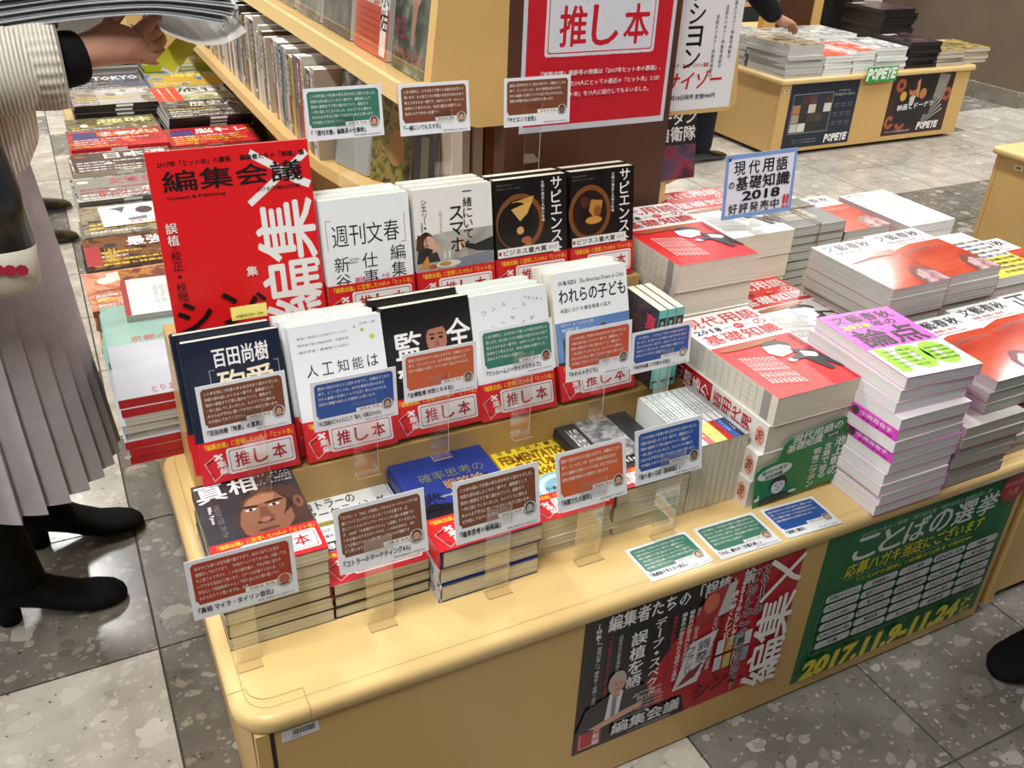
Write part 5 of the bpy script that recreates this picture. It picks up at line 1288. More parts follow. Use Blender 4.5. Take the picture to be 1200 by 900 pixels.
farpile('c', 1, 7, 3.775, 3.580, .150, .27, .0155, 'pale magazine left of the small green sign on the far island', 'pale far stack')
farpile('d', 3, 7, 3.940, 3.580, .210, .29, .0165, 'white fashion magazine above the small green sign', 'white far stack')
farpile('e', 2, 9, 3.33, 3.90, .22, .30, .016, 'curling magazine in the back-left stack of the far island', 'back-left far stack', PG_GREY)
farpile('f', 2, 8, 3.58, 3.88, .23, .30, .016, 'greenish magazine in the back middle stack of the far island', 'back middle far stack')
farpile('g', 4, 7, 4.165, 3.585, .22, .27, .019, 'plastic-wrapped black magazine bundle right of the green sign', 'black wrapped stack', mat('#2a2829', .3), 4, cover='#1c1b1c')
farpile('h', 5, 4, 4.395, 3.585, .21, .27, .020, 'wrapped tan-edged magazine in the front tan bundle', 'tan bundle', PG_TAN, 2, cover='#4b4536')
farpile('i', 5, 4, 4.620, 3.60, .20, .27, .020, 'wrapped tan-edged magazine overhanging the right end of the island', 'overhanging tan bundle', PG_TAN, 2, cover='#4b4536')
farpile('j', 4, 12, 4.30, 3.93, .25, .30, .020, 'black box-like volume in the tallest black stack of the far island', 'tallest black stack', mat('#201e1f', .3), 2, cover='#252324')
farpile('k', 3, 8, 3.86, 3.90, .24, .30, .016, 'pale magazine behind the green sign stack on the far island', 'pale back stack')

# shelf end and panels rising behind the far island
sh2 = thing('bookshelf', 'yellow-edged shelf end with brown panel rising behind the far island', 'bookshelf', (4.1, 4.45, .4))
def SH(bb, nm): o = bb.obj(nm, sh2); o.location = (-4.1, -4.45, -.4)
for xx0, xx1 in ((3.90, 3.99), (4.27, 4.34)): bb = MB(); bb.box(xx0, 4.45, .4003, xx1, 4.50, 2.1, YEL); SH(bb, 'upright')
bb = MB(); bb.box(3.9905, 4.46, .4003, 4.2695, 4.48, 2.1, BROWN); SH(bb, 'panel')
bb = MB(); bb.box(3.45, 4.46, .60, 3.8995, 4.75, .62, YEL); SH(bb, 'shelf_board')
for k, (c, nm) in enumerate((('#7d3148', 'plum'), ('#2b6c9c', 'blue'), ('#9aa0a4', 'grey'), ('#3a3c44', 'charcoal'), ('#b8b4aa', 'stone'), ('#59616a', 'slate'))):
    p = make_book('fs_%d' % k, .16, .24, .05, c, None, PG_WHITE, spine='L')
    put(p, 'book', '%s book spine beside the yellow upright behind the far island' % nm, 'book', (3.845 - .053 * k, 4.50, .621), (math.radians(90), 0, math.radians(90)), None)
bb = MB(); bb.box(4.62, 5.3, 0, 5.45, 5.6, 1.6, mat('#141416', .5)); tag(bb.obj('dark_cabinet'), 'black cabinet in the background behind the far island', 'cabinet')
bb = MB(); bb.box(5.30, 5.0, 0, 5.42, 5.05, 1.8, mat('#c9c6c0', .5)); tag(bb.obj('white_post'), 'slim white post in front of the black cabinet', 'post')

# magazine with war reportage standing on the ledge right of the column
def c_sudan(a, w, h):
    a.rect(0, 0, w, h, '#2b2626'); a.rect(0, h * .82, w, h, '#39443c'); a.rect(0, 0, w, h * .38, photo('dusk_print', ['#3a2f4a', '#5b4a5e', '#8c3a4a', '#4a2b3a'], 12, 3))
    a.txt('ジャーナリズム展望台', w * .1, h * .87, w * .98, h * .94, '#d9ddd6', .01); a.txt('南スーダン', w * .05, h * .60, w * .98, h * .76, WHITE, .03, res=2); a.txt('叫く自衛隊', w * .0, h * .42, w * .98, h * .58, WHITE, .03, res=2)
p = make_book('sudan', .17, .20, .012, '#2b2626', c_sudan, PG_WHITE)
for k in range(3): put(p, 'magazine', ('front' if k == 0 else nth(k + 1)) + ' dark reportage magazine standing right of the brown column', 'magazine', (1.128 + .003 * k, 1.640 + .014 * k, .7003), (math.radians(82), 0, 0), 'reportage magazines')

# ------------------------------------------------------------------ magazine stacks along the bookshelf (left table)
def c_mag(seed, cols, title, tc, extra=None, blobs=True):
    def f(a, w, h):
        rnd = random.Random(seed)
        a.rect(0, 0, w, h, photo('mag_print_%d' % seed, cols, 20, 3, .15, seed=seed * 1.7))
        if blobs:
            for q in range(7): a.rect(w * rnd.uniform(0, .8), h * rnd.uniform(0, .8), w * rnd.uniform(.82, 1), h * rnd.uniform(.82, 1), rnd.choice(cols)) if q < 1 else a.ell(w * rnd.uniform(.1, .9), h * rnd.uniform(.15, .85), w * rnd.uniform(.03, .09), h * rnd.uniform(.04, .12), rnd.choice(cols + ['#e8e4da']), 10)
        a.txt(title, w * .34, h * .62, w * .95, h * .9, tc, .04)
        for q in range(4): a.txt('最新情報と特集記事の総力', w * .05, h * (.08 + .12 * q), w * rnd.uniform(.3, .9), h * (.14 + .12 * q), rnd.choice((WHITE, '#f0d23c', tc)), .02)
        if extra: extra(a, w, h)
    return f


def magstack(key, n, x, y, w, d, t, cols, title, tc, spinec, what, group, pg=PG_GREY, z0=.4003, jr=1.5, extra=None, jit=.004, spine='F', blobs=True, rz=0):
    seed = sum(ord(c) for c in key)
    top = make_book('m_' + key, w, d, t, cols[0], c_mag(seed, cols, title, tc, extra, blobs), pg, spine=spine, spinec=spinec, rough=.2,
                    spine_art=lambda a, l, tt: (a.rect(0, 0, l, tt, spinec), a.rect(l * .55, tt * .2, l * .78, tt * .8, WHITE)))
    rest = make_book('mr_' + key, w, d, t, cols[0], None, pg, spine=spine, spinec=spinec, rough=.2,
                     spine_art=lambda a, l, tt: (a.rect(0, 0, l, tt, spinec), a.rect(l * .55, tt * .2, l * .78, tt * .8, '#c9c9c6')))
    fore = make_book('mf_' + key, w, d, t, cols[0], None, pg, spine='R', spinec=spinec, rough=.2)
    random.seed(seed)
    for k in range(n):
        i = n - 1 - k; pr = top if i == 0 else (fore if (k // 3) % 2 else rest)
        put(pr, 'magazine', ordn(i, n, what), 'magazine', (x + random.uniform(-jit, jit), y + random.uniform(-jit, jit), z0 + k * (t + .0002)), (0, 0, math.radians(rz + random.uniform(-jr, jr))), group)


def beer(a, w, h):
    a.rect(0, 0, w, h, photo('silver_print', ['#b9bdc6', '#c6cad1', '#b0b6c0'], 5, 1, .12)); a.ell(w * .78, h * .55, w * .13, h * .26, '#b58a68'); a.ell(w * .78, h * .57, w * .09, h * .2, '#a87852'); a.txt('とりあえずビール!一番おいしい店', w * .2, h * .04, w * .98, h * .16, '#b05a62', .02)
def beer2(a, w, h):
    a.rect(0, 0, w, h, photo('teal_print', ['#8fb5a8', '#a5c7bb', '#7fa698'], 6, 1, .12)); a.poly([(w * .55, h * .3), (w * .75, h * .8), (w, h * .85), (w, h * .3)], '#b58a68'); a.txt('京都の名店ふらり旅', w * .15, h * .08, w * .9, h * .2, '#b8574e', .02)
magstack('beer', 8, .014, 1.412, .275, .20, .0155, ['#b9bdc6', '#aab2bd'], '', WHITE, '#a9141f', 'silver-covered magazine in the red-spined stack nearest the front', 'nearest red-spined stack', PG_GREY, extra=beer, blobs=False, jr=1)
magstack('teal', 9, .014, 1.620, .275, .185, .0130, ['#8fb5a8', '#a5c7bb'], '', WHITE, '#7a8f88', 'pale teal magazine behind the silver one', 'teal cover stack', extra=beer2, blobs=False, jr=1)
magstack('orange', 7, .010, 1.835, .285, .20, .014, ['#d98a68', '#e3a78a', '#c9704c', '#efd8c8'], '夏号', '#a5452c', '#b5694a', 'orange magazine in the stack under the white book', 'orange edged stack', PG_TAN, extra=lambda a, w, h: a.rect(w * .25, h * .55, w * .98, h * .95, photo('city_print', ['#31405e', '#8a4a3a', '#c98a4a', '#20242e'], 30, 3, .15)))
def c_wb(a, w, h):
    a.rect(0, 0, w, h, '#e4e6e4'); a.rect(0, 0, w * .05, h, '#a8262e'); a.rect(w * .05, 0, w * .09, h, '#d8dcda')
    for q in range(3): a.vt('洋服の選び方と暮', w * (.30 + .06 * q), h * .75, h * .06, '#b0b0ac', 0)
    a.poly([(w * .62, h * .55), (w, h * .50), (w, h * .62), (w * .66, h * .60)], '#8f8f8c'); a.poly([(w * .62, h * .12), (w, h * .15), (w, h * .28), (w * .68, h * .2)], '#6f7478'); a.ell(w * .88, h * .78, w * .12, h * .12, '#b9c0c9'); a.ell(w * .80, h * .70, w * .06, h * .03, '#d08a54')
p = make_book('whitebook', .21, .175, .016, '#e4e6e4', c_wb, PG_GREY, spine='L', spinec='#a8262e', rough=.15)
for k in range(2): put(p, 'magazine', ('upper' if k else 'lower') + ' white catalogue with a red spine lying on the orange magazines', 'magazine', (.062, 1.72, .5003 + .0165 * k + .0), (0, 0, math.radians(-2)), 'white red-spined catalogues')
magstack('black', 8, .016, 2.045, .28, .20, .0125, ['#1d1a1a', '#4a2a22', '#8a5a3a', '#2a2420'], '最強の銃', WHITE, '#6c6c6a', 'black magazine with bold white title beside the dark stack', 'black title stack', PG_GREY, extra=lambda a, w, h: (a.rect(0, h * .1, w * .12, h * .7, '#a81e28'), a.txt('大集合', w * .14, h * .15, w * .24, h * .6, '#c9a23c', .03)))
magstack('grey', 8, .025, 2.255, .27, .22, .0125, ['#77736b', '#a89a80', '#5c564c', '#c9bfa8'], '銀河', '#2b2725', '#8f8f8c', 'grey-edged magazine in the stack under the white model flyer', 'grey-edged stack', PG_GREY)
def c_fly(a, w, h):
    a.rect(0, 0, w, h, '#e3e3e2'); a.poly([(w * .1, h * .85), (w * .3, h * .9), (w * .25, h * .6), (w * .2, h * .75)], '#55555a'); a.ell(w * .5, h * .65, w * .1, h * .18, '#4a3a3e', 10); a.ell(w * .74, h * .66, w * .12, h * .18, '#6b4044', 10); a.poly([(w * .28, h * .3), (w * .5, h * .35), (w * .5, h * .2), (w * .3, h * .18)], '#77777a')
    a.txt('お申し込み受付中', w * .3, h * .05, w * .92, h * .16, '#c05560', .03)
b = MB(); b.box(0, 0, 0, .21, .15, .001, '#e3e3e2'); a = Art(); c_fly(a, .21, .15); a.emit(b, Matrix.Translation((0, 0, .001)))
o = b.obj('flyer'); o.location = (.072, 2.30, .5045); o.rotation_euler = (0, 0, math.radians(1)); tag(o, 'white flyer with pictures of dark models lying on the grey-edged magazines', 'flyer')
magstack('gloss', 10, .030, 2.50, .27, .20, .0105, ['#8f8c84', '#d9d4c8', '#3a3834', '#c9bfae'], '女性自身', '#b8545c', '#6d6b66', 'shiny magazine with pink title and grey spine', 'shiny pink-title stack', extra=lambda a, w, h: a.txt('秋のグルメ大特集', w * .2, h * .1, w * .95, h * .35, '#b8545c', .03), jr=2.5)
magstack('brown', 9, .038, 2.73, .28, .20, .012, ['#5a463c', '#8a6a50', '#d8cdb8', '#3a2c28'], '日本酒', WHITE, '#c9bfae', 'brown and white magazine behind the shiny one', 'brown and white stack')
magstack('redm', 9, .045, 2.96, .28, .20, .0125, ['#c0202a', '#d8343a', '#8a1a24', '#e0702c'], 'まちがい', '#f0e8e0', '#c9222c', 'bright red puzzle magazine in the left column', 'red puzzle stack', extra=lambda a, w, h: a.rect(w * .05, h * .5, w * .3, h * .9, '#4a3a72'))
magstack('olive', 7, .050, 3.19, .28, .22, .013, ['#4a4638', '#8a8252', '#6d5a48', '#b3aa78'], '趣味', '#d8d49a', '#77756c', 'olive-toned magazine behind the bright red puzzle one', 'olive stack')
magstack('maplin', 10, .085, 3.44, .27, .24, .0125, ['#6d5f55', '#8f7a66', '#b9b2a8', '#77604c'], '写真', '#d9d9d6', '#1c1a1a', 'brown magazine with black spines and white spine titles', 'black-spined stack')
magstack('navy', 9, .09, 3.72, .27, .26, .0125, ['#3a4650', '#4c5c70', '#7a5c54', '#2a3a34'], 'TOKYO', '#d9d9d6', '#3a3a3c', 'blue-grey magazine behind the black-spined stack', 'blue-grey stack')
magstack('topst', 13, .10, 4.02, .26, .26, .0115, ['#5b554b', '#8c8577', '#b7b0a3'], '資格', '#e3e3e2', '#26221f', 'magazine in the tallest dark stack at the far left', 'tallest dark stack')
# second column, against the shelf
magstack('circ', 8, .315, 2.73, .28, .21, .0125, ['#2c2422', '#5a3c30', '#3a2c28'], '料理', WHITE, '#4a2a22', 'dark food magazine with pale round dishes', 'food magazine stack', extra=lambda a, w, h: [a.ell(w * (.12 + .2 * q), h * .7, w * .085, h * .14, '#d9c2a0', 16) for q in range(4)])
magstack('red2', 8, .330, 2.96, .27, .20, .0125, ['#c0202a', '#d8343a', '#a01c26', '#d98a3a'], '脳トレ', '#f0e8e0', '#c9222c', 'bright red puzzle magazine in the column by the shelf', 'red puzzle stack by the shelf', extra=lambda a, w, h: a.rect(w * .05, h * .55, w * .3, h * .85, '#4a3a72'))
magstack('blk2', 10, .355, 3.19, .27, .24, .0125, ['#4a4743', '#77726a', '#2a2826', '#98917f'], '歴史人', '#d9d5cc', '#141313', 'grey-brown history magazine in the thick black-spined stack', 'thick black-spined stack')
magstack('orng2', 9, .365, 3.46, .27, .24, .0125, ['#d9d5c8', '#8a9a6a', '#e8e4da'], '旅行', '#3a3a36', '#8a8a86', 'magazine with red-orange stripes and a landscape by the shelf', 'orange stripe stack', extra=lambda a, w, h: [a.rect(w * (.0 + .12 * q), 0, w * (.10 + .12 * q), h, '#d8482f') for q in range(3)])
magstack('blue2', 8, .375, 3.74, .27, .26, .013, ['#2f6ca8', '#4a8ac0', '#c9a23c', '#2a4a8a'], '海釣り', '#e8e060', '#23408a', 'bright blue fishing magazine by the shelf', 'blue fishing stack')
magstack('yel2', 9, .385, 4.05, .26, .26, .014, ['#8a8a72', '#b0b02c', '#6d6c5a'], '詰碁', '#3a3a2c', '#b5c21e', 'yellow-green spined magazine in the far stack', 'yellow-green stack')
# ------------------------------------------------------------------ people
def skin(name, pts, edges, m, parent, sub=2, root=0):
    """one continuous surface grown over connected joints; pts = (x, y, z, radius) or (x, y, z, rx, ry)"""
    me = bpy.data.meshes.new(name); me.from_pydata([p[:3] for p in pts], edges, [])
    o = bpy.data.objects.new(name, me); COL.objects.link(o)
    md = o.modifiers.new('skin', 'SKIN'); md.use_smooth_shade = True
    sv = me.skin_vertices[0].data
    for i, p in enumerate(pts):
        sv[i].radius = (p[3], p[4] if len(p) > 4 else p[3]); sv[i].use_root = (i == root)
    s = o.modifiers.new('sub', 'SUBSURF'); s.levels = sub; s.render_levels = sub
    dg = bpy.context.evaluated_depsgraph_get(); out = bpy.data.meshes.new_from_object(o.evaluated_get(dg))
    bpy.data.objects.remove(o); out.materials.clear(); out.materials.append(m)
    r = bpy.data.objects.new(name, out); COL.objects.link(r); r.parent = parent
    return r


def fabric(name, c1, c2, scale, rough=.85, wave=None, bump=.3):
    m, nt, b = nodemat(name)
    if wave:
        w = nt.nodes.new('ShaderNodeTexWave'); w.inputs['Scale'].default_value = scale; w.inputs['Distortion'].default_value = .4; w.bands_direction = wave
        nt.links.new(coords(nt, 'Object'), w.inputs['Vector']); f = w.outputs['Fac']
    else:
        w = nt.nodes.new('ShaderNodeTexNoise'); w.inputs['Scale'].default_value = scale; w.inputs['Detail'].default_value = 5
        nt.links.new(coords(nt, 'Object'), w.inputs['Vector']); f = w.outputs['Fac']
    r = ramp(nt, [(.25, c1), (.75, c2)]); nt.links.new(f, r.inputs[0]); nt.links.new(r.outputs[0], b.inputs['Base Color'])
    bp = nt.nodes.new('ShaderNodeBump'); bp.inputs['Strength'].default_value = bump; bp.inputs['Distance'].default_value = .004
    nt.links.new(f, bp.inputs['Height']); nt.links.new(bp.outputs[0], b.inputs['Normal']); b.inputs['Roughness'].default_value = rough
    b.inputs['Specular IOR Level'].default_value = .2
    return m


SKIN = fabric('skin', '#b9896f', '#c69780', 20, .5, None, .05)
SKIN.node_tree.nodes['Principled BSDF'].inputs['Subsurface Weight'].default_value = .05
KNIT = fabric('cream_knit', '#c9c2b3', '#e9e4d8', 55, .9, 'X', .7)
PLEAT = fabric('grey_skirt', '#aaa4a9', '#b7b1b6', 30, .7, None, .05)
BLK = fabric('black_cloth', '#08080a', '#101013', 60, .9, None, .15)
NAVY = fabric('dark_navy_cloth', '#15171d', '#20232b', 60, .85, None, .15)
SUEDE = fabric('black_suede', '#040405', '#09090a', 90, .8, None, .2)
LEATHER = mat('#0e0e10', .12, .7)
HAIR = fabric('dark_hair', '#17110e', '#2a201a', 80, .5, 'Z', .3)


def hand_pts(base, wrist, d, up, side, curl=.5, s=1.0):
    """joints of a hand: palm plus four fingers and a thumb; d = pointing direction, side = thumb side, up = back of the hand"""
    d, up, side = Vector(d).normalized(), Vector(up).normalized(), Vector(side).normalized()
    P = []; E_ = []
    w = Vector(wrist)
    palm = w + d * .045 * s; P.append((*palm, .021 * s, .030 * s)); E_.append((base, 'p0'))
    kn = w + d * .085 * s; idx = 1
    for k, (off, ln) in enumerate(((.027, .075), (.009, .083), (-.009, .077), (-.026, .060))):
        a = kn + side * off * s; P.append((*a, .0105 * s)); i0 = idx; E_.append(('p0', 'p%d' % i0)); idx += 1
        c = curl; p1 = a + (d * math.cos(c) - up * math.sin(c)) * ln * .45 * s; P.append((*p1, .0092 * s)); E_.append(('p%d' % i0, 'p%d' % idx)); idx += 1
        p2 = p1 + (d * math.cos(c * 2) - up * math.sin(c * 2)) * ln * .33 * s; P.append((*p2, .0083 * s)); E_.append(('p%d' % (idx - 1), 'p%d' % idx)); idx += 1
        p3 = p2 + (d * math.cos(c * 2.6) - up * math.sin(c * 2.6)) * ln * .25 * s; P.append((*p3, .0068 * s)); E_.append(('p%d' % (idx - 1), 'p%d' % idx)); idx += 1
    t0 = w + d * .03 * s + side * .032 * s; P.append((*t0, .013 * s)); E_.append(('p0', 'p%d' % idx)); idx += 1
    t1 = t0 + (d * .8 + side * .6 - up * .3 * curl) * .035 * s; P.append((*t1, .0105 * s)); E_.append(('p%d' % (idx - 1), 'p%d' % idx)); idx += 1
    t2 = t1 + (d * .95 + side * .15 - up * .4 * curl) * .028 * s; P.append((*t2, .0085 * s)); E_.append(('p%d' % (idx - 1), 'p%d' % idx)); idx += 1
    return P, E_


def body(parent, J, hands=(), m=None, k=1.0):
    """continuous body from joints J (dict of world points); hands = (side, d, up, thumb, curl)"""
    order = [('pelvis', .105), ('belly', .10), ('chest', .12), ('neck', .052), ('head', .078), ('crown', .075),
             ('sh_r', .05), ('el_r', .038), ('wr_r', .026), ('sh_l', .05), ('el_l', .038), ('wr_l', .026),
             ('hip_r', .082), ('kn_r', .052), ('an_r', .036), ('hip_l', .082), ('kn_l', .052), ('an_l', .036)]
    id_ = {n: i for i, (n, r) in enumerate(order)}
    pts = [(*J[n], r * k) for n, r in order]
    ed = [('pelvis', 'belly'), ('belly', 'chest'), ('chest', 'neck'), ('neck', 'head'), ('head', 'crown'), ('chest', 'sh_r'), ('sh_r', 'el_r'), ('el_r', 'wr_r'),
          ('chest', 'sh_l'), ('sh_l', 'el_l'), ('el_l', 'wr_l'), ('pelvis', 'hip_r'), ('hip_r', 'kn_r'), ('kn_r', 'an_r'), ('pelvis', 'hip_l'), ('hip_l', 'kn_l'), ('kn_l', 'an_l')]
    ed = [(id_[a], id_[b]) for a, b in ed]
    for s, d, up, th, curl in hands:
        P, E_ = hand_pts(id_['wr_' + s], J['wr_' + s], d, up, th, curl)
        b0 = len(pts); pts += P
        for a, b in E_: ed.append((a if isinstance(a, int) else b0 + int(a[1:]), b0 + int(b[1:])))
    o = skin('body', pts, ed, m or SKIN, parent)
    return o


def head_details(parent, J, fwd, hair='short'):
    f = Vector(fwd).normalized(); h = Vector(J['head']); c = Vector(J['crown']); u = (c - h).normalized(); r = f.cross(u).normalized()
    mid = (h + c) / 2
    M = Matrix(((r.x, f.x, u.x, mid.x), (r.y, f.y, u.y, mid.y), (r.z, f.z, u.z, mid.z), (0, 0, 0, 1)))
    def blob(cx, cy, cz, rx, ry, rz, m, nm, n=12):
        b = MB(); rings = []
        for i in range(1, n):
            a = math.pi * i / n; rings.append([tuple(M @ Vector((cx + rx * math.sin(a) * math.cos(t), cy + ry * math.sin(a) * math.sin(t), cz - rz * math.cos(a)))) for t in [2 * math.pi * j / 14 for j in range(14)]])
        b.loft(rings, m); return b.obj(nm, parent)
    blob(0, -.02, .045, .088, .098, .085, HAIR, 'hair')
    if hair == 'long': blob(0, -.05, -.06, .085, .06, .13, HAIR, 'back_hair')
    blob(0, .080, -.005, .011, .017, .02, SKIN, 'nose', 8)
    for s in (-1, 1):
        blob(s * .032, .072, .02, .012, .006, .007, mat('#f0eeea', .3), 'eye', 8); blob(s * .032, .077, .02, .005, .003, .005, mat('#1b1410', .2), 'iris', 6); blob(s * .083, -.005, .0, .008, .016, .026, SKIN, 'ear', 8)
    blob(0, .073, -.045, .022, .006, .006, mat('#a05a50', .5), 'mouth', 8)


def shoe(parent, heel, ang, ln=.25, wd=.085, hh=.075, lift=.0, m=None, name='shoe', sole=True, shaft=0.0, sx=0.0):
    """lofted shoe; heel position on the floor, pointing at ang"""
    m = m or LEATHER; hx, hy, hz = heel; ca, sa = math.cos(ang), math.sin(ang)
    def W(x, y, z): return (hx + x * ca - y * sa, hy + x * sa + y * ca, hz + z)
    st = [(0, .55, .7), (.03, .82, .98), (.10, .80, 1.0), (.22, .78, 1.02), (.36, .80, .95), (.50, .92, .70), (.66, 1.0, .52), (.80, .98, .44), (.91, .82, .36), (.975, .52, .26), (1.0, .22, .16)]
    b = MB(); rings = []
    for x, w, h in st:
        zb = lift * max(0, 1 - x / .62) ** 1.0 if lift else 0
        H = hh * h; ww = wd / 2 * w; ring = []
        for i in range(16):
            a = 2 * math.pi * i / 16; y = ww * math.cos(a); z = math.sin(a)
            z = (zb + .006 + (H - .006) * (.5 + .5 * z)) if z > 0 else (zb + .006 + (H - .006) * .5 + z * (H * .5 - .003) * (1 - .0))
            ring.append(W(x * ln, math.copysign(abs(math.cos(a)) ** .7, math.cos(a)) * ww, z))
        rings.append(ring[::-1])
    b.loft(rings[::-1], m); o = b.obj(name, parent)
    if shaft:
        b = MB(); rings = []
        for z, r_, cx in ((hh * .55 + lift, .040, .27), (hh + lift + .01, .040, .25), (hh + lift + .05, .041, .22), (shaft * .75, .047, .19), (shaft, .052, .18)):
            rings.append([W(cx * ln + r_ * 1.12 * math.cos(a), r_ * math.sin(a), z) for a in [2 * math.pi * i / 18 for i in range(18)]])
        b.loft(rings, m); b.obj(name + '_shaft', parent)
    if lift:
        b = MB(); rings = []
        for z, r_ in ((0, .021), (lift * .5, .022), (lift + .015, .030)): rings.append([W(.032 + r_ * 1.0 * math.cos(a), r_ * math.sin(a), z) for a in [2 * math.pi * i / 16 for i in range(16)]])
        b.loft(rings, m); b.obj('heel', parent)
    return o


# ---- woman in cream knit and long pleated grey skirt, reading at the left
wo = thing('person', 'person in cream ribbed sweater and long pleated grey skirt holding an open magazine', 'person')
J = dict(pelvis=(-.24, 1.655, .86), belly=(-.235, 1.655, 1.0), chest=(-.235, 1.655, 1.16), neck=(-.215, 1.655, 1.32), head=(-.18, 1.655, 1.41), crown=(-.165, 1.655, 1.49),
         sh_r=(-.23, 1.50, 1.24), el_r=(-.16, 1.47, 1.03), wr_r=(.080, 1.535, 1.052), sh_l=(-.23, 1.81, 1.24), el_l=(-.20, 1.84, 1.02), wr_l=(-.105, 1.60, 1.125),
         hip_r=(-.24, 1.58, .80), kn_r=(-.22, 1.58, .46), an_r=(-.225, 1.58, .12), hip_l=(-.24, 1.73, .80), kn_l=(-.20, 1.75, .46), an_l=(-.165, 1.785, .12))
body(wo, J, (('r', (1, .12, .06), (.1, -1, -.25), (0, .2, 1), .85), ('l', (.85, -.45, .0), (-.1, -.2, 1), (.4, .9, .2), .35)))
head_details(wo, J, (1, 0, -.35), 'long')
# undersleeve, sweater
skin('black_undersleeve', [(-.16, 1.47, 1.03, .045), (-.02, 1.51, 1.035, .045), (.05, 1.53, 1.043, .043), (.072, 1.535, 1.045, .041)], [(0, 1), (1, 2), (2, 3)], BLK, wo)
skin('sweater', [(-.235, 1.655, .90, .155, .135), (-.235, 1.655, 1.02, .165, .14), (-.235, 1.655, 1.17, .16, .13), (-.22, 1.655, 1.29, .07), (-.23, 1.50, 1.24, .075), (-.17, 1.47, 1.05, .07), (-.06, 1.49, 1.035, .068), (.012, 1.515, 1.035, .066),
     (-.23, 1.81, 1.24, .075), (-.20, 1.84, 1.04, .07), (-.15, 1.70, 1.10, .055)], [(0, 1), (1, 2), (2, 3), (2, 4), (4, 5), (5, 6), (6, 7), (2, 8), (8, 9), (9, 10)], KNIT, wo, 2, 1)
b = MB(); rings = []
for x, r_ in ((-.035, .058), (.0, .062), (.02, .063), (.034, .061), (.036, .050), (.0, .048)):
    rings.append([(x + .0 * math.sin(a), 1.515 + .10 * x + (r_ + .0016 * math.cos(a * 26)) * math.cos(a), 1.038 + (r_ * 1.0 + .0016 * math.cos(a * 26)) * math.sin(a) - (.012 if math.sin(a) < 0 else 0) * -math.sin(a) * -1 * 0) for a in [2 * math.pi * i / 104 for i in range(104)]])
b.loft(rings, KNIT, cap=False); b.obj('ribbed_cuff', wo)
b = MB(); rings = []
for z, rx, ry in ((.865, .185, .15), (.90, .205, .165), (.95, .21, .17), (1.02, .20, .165), (1.08, .19, .155)):
    rings.append([(-.225 + (rx + .002 * math.cos(a * 40)) * math.cos(a), 1.645 + (ry + .002 * math.cos(a * 40)) * math.sin(a), z) for a in [2 * math.pi * i / 160 for i in range(160)]])
b.loft(rings, KNIT, cap=False); b.obj('sweater_hem', wo)
# pleated skirt: real pleats
b = MB(); rings = []; NP = 34; n = NP * 6
for z, rx, ry, am in ((.98, .14, .12, .002), (.88, .185, .15, .004), (.70, .20, .175, .009), (.50, .21, .19, .013), (.34, .222, .205, .016), (.315, .224, .207, .016)):
    ring = []
    for i in range(n):
        a = 2 * math.pi * i / n; q = (i % 6) / 6.0
        saw = (q - .5) * 2 if q < .84 else -1.0
        ring.append((-.228 + (rx + am * saw) * math.cos(a), 1.642 + (ry + am * saw) * math.sin(a), z))
    rings.append(ring)
b.loft(rings[::-1], PLEAT, cap=False, sm=False); b.obj('pleated_skirt', wo)
shoe(wo, (-.285, 1.575, 0), math.radians(-4), .245, .088, .085, .05, SUEDE, 'boot', shaft=.33)
shoe(wo, (-.225, 1.795, 0), math.radians(-4), .245, .088, .085, .05, SUEDE, 'boot', shaft=.33)

# magazine held open, its page edges turned to us
mg = thing('held_magazine', 'open magazine with curling pages held up by the person in the cream sweater', 'magazine', (.12, 1.58, 1.088))
b = MB()
for k in range(12):
    z0 = .0 + k * .0031; pts = []
    N = 14
    top = []; bot = []
    for i in range(N + 1):
        u = i / N; x = -.165 + .335 * u - .004 * abs(k - 6) * (1 if i == N else 0)
        sag = .010 * math.sin(math.pi * u) - (.016 * max(0, u - .62) ** 1.3 * (12 - k) * .35); zz = z0 + sag + .012 * u
        top.append((x, zz + .0011)); bot.append((x, zz))
    vs = [(x, -.088 + .004 * (k % 3), z) for x, z in top] + [(x, .10, z + .045) for x, z in top] + [(x, -.088 + .004 * (k % 3), z) for x, z in bot] + [(x, .10, z + .045) for x, z in bot]
    M1 = N + 1; fs = []
    for i in range(N):
        fs += [(i, i + 1, M1 + i + 1, M1 + i), (2 * M1 + i, 3 * M1 + i, 3 * M1 + i + 1, 2 * M1 + i + 1), (i, 2 * M1 + i, 2 * M1 + i + 1, i + 1), (M1 + i, M1 + i + 1, 3 * M1 + i + 1, 3 * M1 + i)]
    fs += [(0, M1, 3 * M1, 2 * M1), (N, 2 * M1 + N, 3 * M1 + N, M1 + N)]
    b.add(vs, fs, mat(('#a9acb0', '#c9cbcd', '#8f9296')[k % 3], .4))
b.obj('page_block', mg)
b = MB()
for z, c in ((.0385, '#2a3040'),):
    vs = [(-.165, -.09, z), (.02, -.09, z + .015), (.02, .10, z + .06), (-.165, .10, z + .045)]; b.add(vs, [(0, 1, 2, 3)], mat(c, .2)); vs2 = [(-.07, -.091, z + .009), (-.02, -.091, z + .0125), (-.02, .03, z + .04), (-.07, .03, z + .036)]; b.add([(x, y, zz + .0005) for x, y, zz in vs2], [(0, 1, 2, 3)], mat('#c8622c', .3))
b.obj('cover', mg)
b = MB(); N = 10; vs = []
for i in range(N + 1):
    u = i / N
    for v, y in ((0, -.095), (1, .08)): vs.append((.055 + .12 * u, y + .01 * math.sin(5 * u), -.006 - .028 * math.sin(math.pi * u * .8) + .02 * v + .014 * u * u))
b.add(vs, [(2 * i, 2 * i + 2, 2 * i + 3, 2 * i + 1) for i in range(N)], mat('#c4bfb8', .4)); b.obj('curling_page', mg)
